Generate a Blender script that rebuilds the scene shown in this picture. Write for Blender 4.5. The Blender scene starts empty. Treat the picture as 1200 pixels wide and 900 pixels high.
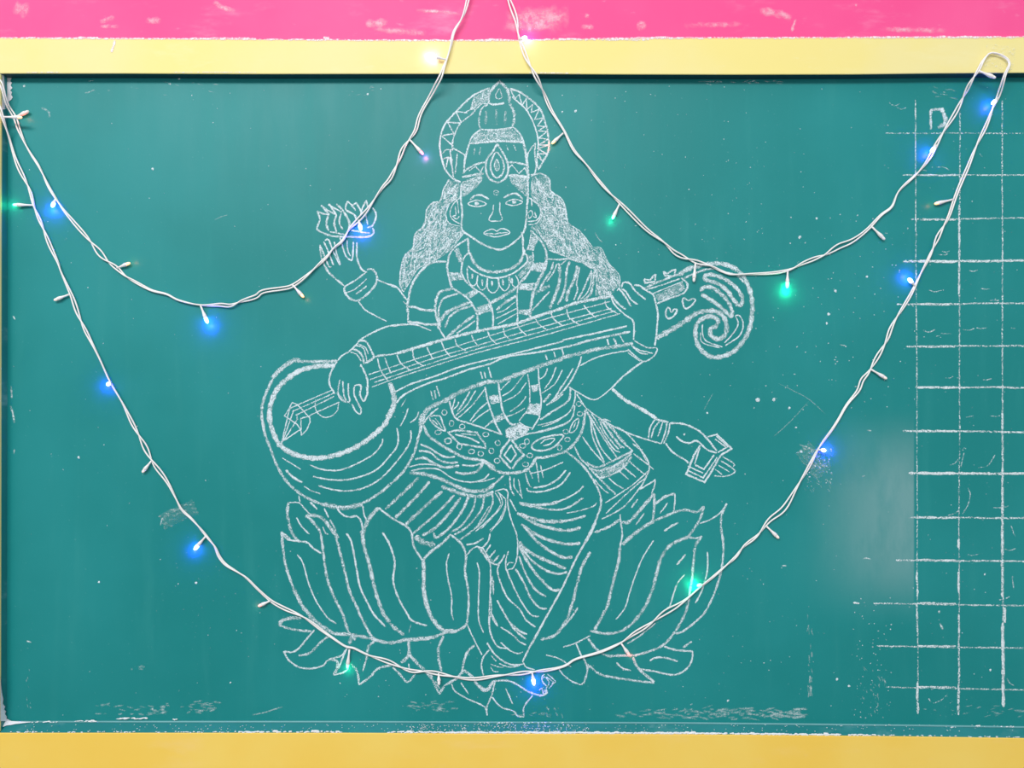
import bpy, math, random
from mathutils import Vector
random.seed(7)

# ------------------------------------------------------------------ camera, light, exposure
S = 0.0015            # metres per photo pixel on the board plane
D = 1.35              # camera distance from the board
ZC = 1.50             # camera height
scene = bpy.context.scene
COL = scene.collection
cam = bpy.data.cameras.new('camera'); cam.sensor_width = 36.0
cam.lens = 36.0 * (D / S) / 1200.0
camo = bpy.data.objects.new('camera', cam); COL.objects.link(camo)
camo.location = (0, -D, ZC); camo.rotation_euler = (math.pi / 2, 0, 0)
cam.clip_start = 0.02
scene.camera = camo

world = bpy.data.worlds.new('world'); scene.world = world; world.use_nodes = True
bg = world.node_tree.nodes['Background']
bg.inputs[0].default_value = (0.90, 0.95, 1.0, 1); bg.inputs[1].default_value = 0.62

def area(name, loc, target, sx, sy, power, col):
    l = bpy.data.lights.new(name, 'AREA'); l.shape = 'RECTANGLE'; l.size = sx; l.size_y = sy
    l.energy = power; l.color = col
    o = bpy.data.objects.new(name, l); COL.objects.link(o); o.location = loc
    o.rotation_euler = (Vector(target) - Vector(loc)).to_track_quat('-Z', 'Y').to_euler()
    return o
# daylight from the open side of the room, high behind the camera and to its left
area('window_daylight', (-0.9, -3.4, 3.65), (0.0, 0, 1.5), 3.4, 0.55, 124, (1.0, 0.98, 0.96))
scene.cycles.transparent_max_bounces = 48   # many thin chalk strokes lie over one another
vs = scene.view_settings
vs.view_transform = 'Standard'; vs.look = 'None'; vs.exposure = 0.0; vs.gamma = 1.0
vs.use_curve_mapping = False

# ------------------------------------------------------------------ helpers
def W(px, py, d=0.0):
    """photo pixel -> point standing d metres in front of the board surface"""
    k = 1 - d / D
    return Vector(((px - 600) * S * k, -d, ZC + (450 - py) * S * k))

def link(name, me, mat, parent=None):
    o = bpy.data.objects.new(name, me); COL.objects.link(o)
    if mat: me.materials.append(mat)
    if parent: o.parent = parent
    return o
def empty(name, loc, label=None, cat=None, group=None):
    o = bpy.data.objects.new(name, None); COL.objects.link(o); o.location = loc
    o.empty_display_size = 0.05
    if label: o['label'] = label
    if cat: o['category'] = cat
    if group: o['group'] = group
    return o
def mesh(name, v, f, smooth=False):
    me = bpy.data.meshes.new(name); me.from_pydata([tuple(p) for p in v], [], f)
    if smooth:
        me.polygons.foreach_set('use_smooth', [True] * len(me.polygons))
    me.update(); return me

# ------------------------------------------------------------------ node materials
def new_mat(name):
    m = bpy.data.materials.new(name); m.use_nodes = True
    return m, m.node_tree.nodes, m.node_tree.links, m.node_tree.nodes['Principled BSDF']
def noise(N, L, vec, scale, detail=3, rough=0.55, stretch=None):
    n = N.new('ShaderNodeTexNoise'); n.inputs['Scale'].default_value = scale
    n.inputs['Detail'].default_value = detail; n.inputs['Roughness'].default_value = rough
    if stretch:
        mp = N.new('ShaderNodeMapping'); mp.inputs['Scale'].default_value = stretch
        L.new(vec, mp.inputs['Vector']); vec = mp.outputs[0]
    L.new(vec, n.inputs['Vector']); return n.outputs['Fac']
def ramp(N, L, fac, a, b, ca=0.0, cb=1.0):
    r = N.new('ShaderNodeMapRange'); r.interpolation_type = 'SMOOTHSTEP'
    r.inputs['From Min'].default_value = a; r.inputs['From Max'].default_value = b
    r.inputs['To Min'].default_value = ca; r.inputs['To Max'].default_value = cb
    L.new(fac, r.inputs['Value']); return r.outputs[0]
def mixc(N, L, fac, a, b):
    m = N.new('ShaderNodeMix'); m.data_type = 'RGBA'
    for s, k in ((a, 6), (b, 7)):
        if isinstance(s, tuple): m.inputs[k].default_value = s + (1,)
        else: L.new(s, m.inputs[k])
    if isinstance(fac, float): m.inputs[0].default_value = fac
    else: L.new(fac, m.inputs[0])
    return m.outputs[2]
def math_(N, L, op, a, b=None):
    m = N.new('ShaderNodeMath'); m.operation = op
    for k, s in enumerate((a, b)):
        if s is None: continue
        if isinstance(s, (int, float)): m.inputs[k].default_value = s
        else: L.new(s, m.inputs[k])
    return m.outputs[0]
def geo(N): return N.new('ShaderNodeNewGeometry').outputs['Position']
def bump(N, L, bsdf, fac, strength, dist):
    b = N.new('ShaderNodeBump'); b.inputs['Strength'].default_value = strength
    b.inputs['Distance'].default_value = dist
    L.new(fac, b.inputs['Height']); L.new(b.outputs[0], bsdf.inputs['Normal'])

def mat_board():
    m, N, L, B = new_mat('green_board_paint')
    p = geo(N)
    c = mixc(N, L, ramp(N, L, noise(N, L, p, 2.2, 4), .35, .7), (0.003, 0.226, 0.224), (0.010, 0.266, 0.270))
    # up-and-down wiping streaks
    st = noise(N, L, p, 9, 5, .6, (3.0, 1, 0.35))
    c = mixc(N, L, ramp(N, L, st, .5, .8, 0, .30), c, (0.03, 0.30, 0.29))
    # a wiped, dusty patch beside the chalk grid, with a straight edge where the ruler lay
    sep = N.new('ShaderNodeSeparateXYZ'); L.new(p, sep.inputs[0])
    x0 = (1071 - 600) * S; zc = ZC + (450 - 605) * S
    edge = ramp(N, L, sep.outputs[0], x0 - .002, x0 + .002, 1, 0)
    left = ramp(N, L, sep.outputs[0], x0 - .22, x0 - .02)
    dz = math_(N, L, 'ABSOLUTE', math_(N, L, 'SUBTRACT', sep.outputs[2], zc))
    vert = ramp(N, L, dz, .04, .20, 1, 0)
    k = math_(N, L, 'MULTIPLY', math_(N, L, 'MULTIPLY', edge, left), vert)
    k = math_(N, L, 'MULTIPLY', k, ramp(N, L, noise(N, L, p, 14, 5, .6, (1.5, 1, .6)), .25, .6, .55, 1))
    c = mixc(N, L, math_(N, L, 'MULTIPLY', k, .55), c, (0.27, 0.45, 0.46))
    # fine chalk dust
    c = mixc(N, L, ramp(N, L, noise(N, L, p, 170, 2), .66, .80, 0, .22), c, (0.25, 0.52, 0.53))
    L.new(c, B.inputs['Base Color'])
    L.new(ramp(N, L, st, .3, .8, .44, .52), B.inputs['Roughness'])
    B.inputs['Specular IOR Level'].default_value = .34
    bump(N, L, B, noise(N, L, p, 60, 4), .12, .0008)
    return m
def mat_wallpaint(name, a, b, smear, amount, rough=.5, spec=.4):
    m, N, L, B = new_mat(name); p = geo(N)
    c = mixc(N, L, ramp(N, L, noise(N, L, p, 3.5, 4), .35, .7), a, b)
    s1 = noise(N, L, p, 6, 6, .65, (1, 1, 3.0))
    c = mixc(N, L, ramp(N, L, s1, .54, .78, 0, amount), c, smear)
    s2 = noise(N, L, p, 30, 4, .6, (1, 1, 2.2))
    c = mixc(N, L, ramp(N, L, s2, .66, .82, 0, amount * .8), c, smear)
    L.new(c, B.inputs['Base Color']); B.inputs['Roughness'].default_value = rough
    B.inputs['Specular IOR Level'].default_value = spec
    bump(N, L, B, noise(N, L, p, 45, 5), .15, .0015)
    return m
def mat_chalk(name, col, soft=.40, gs=820):
    m, N, L, B = new_mat(name); p = geo(N)
    at = N.new('ShaderNodeAttribute'); at.attribute_name = 'dens'
    ac = N.new('ShaderNodeAttribute'); ac.attribute_name = 'across'
    g = ramp(N, L, noise(N, L, p, gs, 2, .6), .30, .70)
    big = ramp(N, L, noise(N, L, p, 70, 2), .3, .7, -.16, .16)
    fall = math_(N, L, 'MULTIPLY', math_(N, L, 'POWER', math_(N, L, 'ABSOLUTE', ac.outputs['Fac']), 2.5), .55)
    t = math_(N, L, 'SUBTRACT', math_(N, L, 'ADD', at.outputs['Fac'], big), fall)
    a = ramp(N, L, math_(N, L, 'SUBTRACT', t, g), -soft, soft)
    B.inputs['Roughness'].default_value = .95; B.inputs['Specular IOR Level'].default_value = .1
    L.new(mixc(N, L, g, tuple(min(1, c * 1.06) for c in col), tuple(c * .9 for c in col)), B.inputs['Base Color'])
    L.new(math_(N, L, 'MULTIPLY', a, .93), B.inputs['Alpha'])
    return m
def mat_soft(name, col, gs):
    m, N, L, B = new_mat(name); p = geo(N)
    at = N.new('ShaderNodeAttribute'); at.attribute_name = 'dens'
    ac = N.new('ShaderNodeAttribute'); ac.attribute_name = 'across'
    fall = math_(N, L, 'SUBTRACT', 1.0, math_(N, L, 'POWER', math_(N, L, 'ABSOLUTE', ac.outputs['Fac']), 1.6))
    g = ramp(N, L, noise(N, L, p, gs, 4, .65), .34, .68, .12, 1.25)
    a = math_(N, L, 'MULTIPLY', math_(N, L, 'MULTIPLY', at.outputs['Fac'], fall), g)
    B.inputs['Base Color'].default_value = col + (1,); B.inputs['Roughness'].default_value = .95; B.inputs['Specular IOR Level'].default_value = .1
    L.new(a, B.inputs['Alpha']); return m
def mat_plain(name, col, rough=.5, spec=.5, var=.06):
    m, N, L, B = new_mat(name); p = geo(N)
    L.new(mixc(N, L, ramp(N, L, noise(N, L, p, 40, 3), .35, .65), col, tuple(max(0, c - var * c) for c in col)), B.inputs['Base Color'])
    B.inputs['Roughness'].default_value = rough; B.inputs['Specular IOR Level'].default_value = spec
    return m
def mat_bulb(name, col, strength):
    m, N, L, B = new_mat(name); p = geo(N)
    B.inputs['Base Color'].default_value = (.8, .8, .8, 1); B.inputs['Roughness'].default_value = .2
    e = ramp(N, L, noise(N, L, p, 300, 1), .3, .7, strength * .85, strength)
    B.inputs['Emission Color'].default_value = col + (1,); L.new(e, B.inputs['Emission Strength'])
    return m
def mat_tape():
    m, N, L, B = new_mat('clear_tape'); p = geo(N)
    n = noise(N, L, p, 160, 3, .6, (1, 1, 1.6))
    B.inputs['Base Color'].default_value = (.85, .9, .9, 1); B.inputs['Roughness'].default_value = .18
    L.new(ramp(N, L, n, .50, .75, .02, .22), B.inputs['Alpha'])
    bump(N, L, B, n, .8, .002)
    return m
def mat_floor():
    m, N, L, B = new_mat('cement_floor'); p = geo(N)
    L.new(mixc(N, L, noise(N, L, p, 5, 6), (.22, .21, .2), (.36, .35, .33)), B.inputs['Base Color'])
    B.inputs['Roughness'].default_value = .7; return m

M_board = mat_board()
M_reveal = mat_wallpaint('green_frame_paint', (0.012, 0.21, 0.22), (0.03, 0.26, 0.28), (0.26, 0.48, 0.52), .7, .45)
M_topreveal = mat_wallpaint('shaded_green_frame_paint', (0.004, 0.045, 0.06), (0.006, 0.06, 0.075), (0.06, 0.14, 0.15), .3, .5)  # frame green darkened: shade under the top border is painted in
M_pink = mat_wallpaint('pink_wall_paint', (0.90, 0.085, 0.29), (0.93, 0.115, 0.33), (0.95, 0.40, 0.60), .55, .55, .22)
M_yellow_lit = mat_wallpaint('lit_yellow_paint', (0.88, 0.76, 0.27), (0.86, 0.77, 0.36), (0.90, 0.84, 0.50), .5, .5, .25)  # same yellow as the lower border, paled: brighter light painted in
M_ochre = mat_wallpaint('warm_yellow_paint', (0.95, 0.64, 0.10), (0.96, 0.70, 0.15), (0.97, 0.69, 0.26), .5, .5, .4)
M_chalk = mat_chalk('white_chalk', (0.77, 0.90, 0.98))
M_white = mat_chalk('white_paint_scuff', (0.95, 0.86, 0.90), .7, 200)
M_smear = mat_soft('chalk_smear', (0.72, 0.88, 0.90), 330)
M_scuff = mat_soft('pale_pink_scuff', (0.97, 0.72, 0.84), 90)
M_grid = mat_chalk('ruled_chalk', (0.80, 0.91, 0.95), .24, 600)
M_wire = mat_plain('white_cable', (0.95, 0.92, 0.91), .4, .5)
M_dust = mat_plain('chalk_dust', (0.86, 0.88, 0.91), .95, .1)
M_plaster = mat_plain('bare_plaster', (0.85, 0.85, 0.90), .9, .1)
M_tape = mat_tape()

# ------------------------------------------------------------------ the wall, trims and chalkboard
RX = 1560                     # the board goes on past the right edge of the photograph
DY = 0.020                    # how far the yellow border stands proud of the board
DP = 0.016                    # pink wall face
def slab(name, outline, d_front, d_back, mat, parent=None, bev=.0015):
    """outline: pixel polygon measured on the front face; extruded back to d_back"""
    fr = [W(x, y, d_front) for x, y in outline]
    n = len(fr)
    v = fr + [Vector((p.x, -d_back, p.z)) for p in fr]
    f = [tuple(range(n))[::-1], tuple(range(n, 2 * n))]
    for i in range(n):
        j = (i + 1) % n; f.append((i, j, n + j, n + i))
    me = mesh(name, v, f)
    import bmesh
    bm = bmesh.new(); bm.from_mesh(me); bmesh.ops.recalc_face_normals(bm, faces=bm.faces); bm.to_mesh(me); bm.free()
    o = link(name, me, mat, parent)
    if bev:
        b = o.modifiers.new('bevel', 'BEVEL'); b.width = bev; b.segments = 2; b.limit_method = 'ANGLE'
    return o
def box(name, lo, hi, mat, parent=None):
    x0, y0, z0 = lo; x1, y1, z1 = hi
    v = [(x0, y0, z0), (x1, y0, z0), (x1, y1, z0), (x0, y1, z0), (x0, y0, z1), (x1, y0, z1), (x1, y1, z1), (x0, y1, z1)]
    f = [(0, 3, 2, 1), (4, 5, 6, 7), (0, 1, 5, 4), (1, 2, 6, 5), (2, 3, 7, 6), (3, 0, 4, 7)]
    return link(name, mesh(name, v, f), mat, parent)

WX0, WX1, WZ1 = -3.2, 4.2, 3.3
bx0, bx1 = (-8 - 600) * S, (RX + 8 - 600) * S
bz1, bz0 = ZC + (450 - 78) * S, ZC + (450 - 872) * S
def wall_mesh():
    v, f = [], []
    for lo, hi in (((WX0, bz1), (WX1, WZ1)), ((WX0, 0), (WX1, bz0)), ((WX0, bz0), (bx0, bz1)), ((bx1, bz0), (WX1, bz1))):
        b = len(v); x0, z0 = lo; x1, z1 = hi
        for y in (-DP, 0.03):
            v += [(x0, y, z0), (x1, y, z0), (x1, y, z1), (x0, y, z1)]
        f += [(b, b + 1, b + 2, b + 3), (b + 7, b + 6, b + 5, b + 4), (b, b + 4, b + 5, b + 1), (b + 1, b + 5, b + 6, b + 2), (b + 2, b + 6, b + 7, b + 3), (b + 3, b + 7, b + 4, b)]
    b = len(v)
    v += [(WX0, .03, 0), (WX1, .03, 0), (WX1, .03, WZ1), (WX0, .03, WZ1), (WX0, .2, 0), (WX1, .2, 0), (WX1, .2, WZ1), (WX0, .2, WZ1)]
    f += [(b, b + 1, b + 2, b + 3), (b + 7, b + 6, b + 5, b + 4), (b, b + 4, b + 5, b + 1), (b + 1, b + 5, b + 6, b + 2), (b + 2, b + 6, b + 7, b + 3), (b + 3, b + 7, b + 4, b)]
    return mesh('wall_back', v, f)
wall = link('wall_back', wall_mesh(), M_pink); wall['kind'] = 'structure'
wall['label'] = 'bright pink painted wall above the yellow border of the chalkboard'; wall['category'] = 'wall'
floor = box('floor', (WX0, -4.5, -.06), (WX1, .2, 0), mat_floor()); floor['kind'] = 'structure'
floor['label'] = 'plain grey cement floor below the chalkboard wall'; floor['category'] = 'floor'

TOPP = [(-52, 44), (0, 44), (60, 44.5), (150, 45), (300, 46), (450, 47), (600, 47), (660, 46), (760, 44.5), (900, 44.2), (1100, 43.6), (1200, 43), (RX + 50, 42)]   # pink / yellow
TOPG = [(-52, 86), (0, 86), (150, 86), (300, 86.6), (470, 86.4), (600, 86.2), (720, 87), (860, 87.3), (1000, 87), (1100, 85.8), (1200, 85.2), (RX + 50, 84)]        # yellow / board
BOTG = [(-52, 859), (0, 859), (200, 859), (400, 859), (600, 859.8), (800, 860.5), (950, 862), (1080, 863.4), (1200, 865.2), (RX + 50, 869)]                          # board / yellow
def struct(o, label, cat='border'):
    o['kind'] = 'structure'; o['label'] = label; o['category'] = cat; return o
trim_top = struct(slab('trim_1', TOPP + TOPG[::-1], DY, DP - .002, M_yellow_lit), 'yellow painted border strip, paled as if brightly lit, along the top of the chalkboard')
trim_bot = struct(slab('trim_2', BOTG + [(RX + 50, 940), (-52, 932)], DY, DP - .002, M_ochre), 'warm yellow painted border strip under the chalkboard ledge')
trim_l = struct(slab('trim_3', [(-52, 86.3), (0.3, 86.3), (-.2, 400), (-1, 858.6), (-52, 858.6)], DY, DP - .002, M_yellow_lit), 'yellow painted border strip down the corner side of the chalkboard')
trim_r = struct(slab('trim_4', [(RX, 84.4), (RX + 50, 84.4), (RX + 50, 868.8), (RX, 868.5)], DY, DP - .002, M_yellow_lit), 'yellow painted border strip beyond the chalk grid')

cb = empty('chalkboard', (0.36, 0, bz0), 'long dark green chalkboard set in a yellow border, covered with chalk lines', 'chalkboard')
def child(o):
    o.parent = cb; o.matrix_parent_inverse = cb.matrix_basis.inverted(); return o
bs = box('board_surface', (bx0, 0, bz0), (bx1, .028, bz1), M_board); child(bs)
# painted reveals round the recess: strips from the border's front lip back to the board
def strip(name, front, back, mat):
    v, f = [], []
    for (a, b) in zip(front, back):
        v += [W(a[0], a[1], DY - .0016), W(b[0], b[1], -.001)]
    n = len(front)
    for i in range(n - 1):
        f.append((2 * i, 2 * i + 1, 2 * i + 3, 2 * i + 2))
    o = link(name, mesh(name, v, f), mat)
    so = o.modifiers.new('thick', 'SOLIDIFY'); so.thickness = .0012; so.offset = 0
    return child(o)
def lip(pts, dy): return [(x, y + dy) for x, y in pts if -5 <= x <= RX] 
ft = [(0.4, 86.1)] + lip(TOPG, .1)[1:] + [(RX, 84.3)]
def persp(x, y): k = 1 - DY / D; return (600 + (x - 600) * k, 450 + (y - 450) * k)
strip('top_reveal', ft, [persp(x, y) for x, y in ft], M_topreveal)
fb = [(0.2, 858.8)] + lip(BOTG, -.2)[1:] + [(RX, 868.2)]
strip('bottom_ledge', fb, [(persp(x, y)[0], y - 13.2) for x, y in fb], M_reveal)
fl = [(0.3, 86.3), (-.1, 400), (-.6, 650), (-.8, 858.6)]
strip('left_reveal', fl, [persp(x, y) for x, y in fl], M_reveal)
fr_ = [(RX, 84.6), (RX, 868.4)]
strip('right_reveal', fr_, [persp(x, y) for x, y in fr_], M_reveal)
# rounded lip bead on the bottom ledge where it meets the board
def tube(pts, rad, sides=6, cap=True):
    v, f = [], []
    n = len(pts)
    for i, p in enumerate(pts):
        t = (pts[min(i + 1, n - 1)] - pts[max(i - 1, 0)]).normalized()
        up = Vector((0, 1, 0)) if abs(t.y) < .9 else Vector((1, 0, 0))
        a = t.cross(up).normalized(); b = t.cross(a).normalized()
        r = rad[i] if isinstance(rad, (list, tuple)) else rad
        for k in range(sides):
            q = 2 * math.pi * k / sides
            v.append(p + a * (math.cos(q) * r) + b * (math.sin(q) * r))
    for i in range(n - 1):
        for k in range(sides):
            k2 = (k + 1) % sides
            f.append((i * sides + k, i * sides + k2, (i + 1) * sides + k2, (i + 1) * sides + k))
    if cap:
        f.append(tuple(range(sides))[::-1]); f.append(tuple((n - 1) * sides + k for k in range(sides)))
    return v, f
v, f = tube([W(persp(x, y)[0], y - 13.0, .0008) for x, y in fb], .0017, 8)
child(link('ledge_bead', mesh('ledge_bead', v, f, True), mat_plain('highlight_green_bead', (.16, .42, .44), .6)))  # paler than the ledge: the edge highlight is put into its colour

# ------------------------------------------------------------------ chalk strokes
def smooth(pts, step):
    if len(pts) < 3:
        a, b = pts; n = max(2, int(math.dist(a, b) / step) + 1)
        return [(a[0] + (b[0] - a[0]) * i / n, a[1] + (b[1] - a[1]) * i / n) for i in range(n + 1)]
    out = []
    P = [pts[0]] + pts + [pts[-1]]
    if math.dist(pts[0], pts[-1]) < .5: P = [pts[-2]] + pts + [pts[1]]
    for i in range(1, len(P) - 2):
        p0, p1, p2, p3 = P[i - 1], P[i], P[i + 1], P[i + 2]
        n = max(2, int(math.dist(p1, p2) / step) + 1)
        for k in range(n):
            t = k / n
            out.append(tuple(.5 * (2 * b + (c - a) * t + (2 * a - 5 * b + 4 * c - d) * t * t + (3 * b - a - 3 * c + d) * t ** 3)
                             for a, b, c, d in zip(p0, p1, p2, p3)))
    out.append(pts[-1]); return out

class Chalk:
    """collects ribbons of chalk lying on a surface d0 metres in front of the board"""
    def __init__(s, d0=0.0): s.v, s.f, s.den, s.acr, s.d0 = [], [], [], [], d0
    def stroke(s, pts, w, d, step=1.6, jit=.16, soft=False):
        q = smooth(pts, step); n = len(q)
        base = s.d0 + .00018 + random.random() * .00015
        b = len(s.v); ph = random.random() * 9
        for i in range(n):
            a, c = q[max(i - 1, 0)], q[min(i + 1, n - 1)]
            dx, dy = c[0] - a[0], c[1] - a[1]; l = math.hypot(dx, dy) or 1
            nx, ny = -dy / l, dx / l
            e = min(1, .65 + .35 * min(i, n - 1 - i) / 2.0)
            hw = .5 * w * e * (1 + .14 * math.sin(i * .9 + ph) + random.uniform(-.12, .12))
            x = q[i][0] + random.uniform(-jit, jit); y = q[i][1] + random.uniform(-jit, jit)
            dd = d + .08 * math.sin(i * .23 + ph)
            if soft: dd = d * min(1, min(i, n - 1 - i) / max(1, n * .22))
            for k, h in ((-1, 0), (0, .00022), (1, 0)):
                s.v.append(W(x + nx * hw * k, y + ny * hw * k, base + h)); s.den.append(dd); s.acr.append(k)
        for i in range(n - 1):
            for k in (0, 1):
                j = b + i * 3 + k; s.f.append((j, j + 1, j + 4, j + 3))
    def dot(s, x, y, r, d=.9):
        b = len(s.v); base = s.d0 + .0003; n = 7
        s.v.append(W(x, y, base + .0003)); s.den.append(d); s.acr.append(0)
        for k in range(n):
            q = 2 * math.pi * k / n; rr = r * random.uniform(.7, 1.25)
            s.v.append(W(x + rr * math.cos(q), y + rr * math.sin(q), base)); s.den.append(d); s.acr.append(.8)
        for k in range(n): s.f.append((b, b + 1 + (k + 1) % n, b + 1 + k))
    def fill(s, poly, n, ln, ang, w, d, curl=.5):
        xs = [p[0] for p in poly]; ys = [p[1] for p in poly]; c = 0
        def inside(x, y):
            r = False; j = len(poly) - 1
            for i in range(len(poly)):
                (xi, yi), (xj, yj) = poly[i], poly[j]
                if (yi > y) != (yj > y) and x < (xj - xi) * (y - yi) / (yj - yi) + xi: r = not r
                j = i
            return r
        for _ in range(n * 12):
            if c >= n: break
            x, y = random.uniform(min(xs), max(xs)), random.uniform(min(ys), max(ys))
            if not inside(x, y): continue
            a = (ang(x, y) if callable(ang) else ang) + random.uniform(-curl, curl); L_ = ln * random.uniform(.5, 1.2)
            pts = [(x, y)]
            for k in range(3):
                nx, ny = pts[-1][0] + math.cos(a) * L_ / 3, pts[-1][1] + math.sin(a) * L_ / 3
                if not inside(nx, ny): break
                pts.append((nx, ny)); a += random.uniform(-curl, curl)
            if len(pts) > 1: s.stroke(pts, w * random.uniform(.7, 1.3), d * random.uniform(.75, 1.2), 1.4)
            else: s.dot(x, y, w * .6, d)
            c += 1
    def build(s, name, parent=None, mat=None, root=None):
        off = (root or parent).location if parent else Vector()
        me = mesh(name, [p - off for p in s.v], s.f)
        a = me.attributes.new('dens', 'FLOAT', 'POINT'); a.data.foreach_set('value', s.den)
        a = me.attributes.new('across', 'FLOAT', 'POINT'); a.data.foreach_set('value', s.acr)
        return link(name, me, mat or M_chalk, parent)


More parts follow.
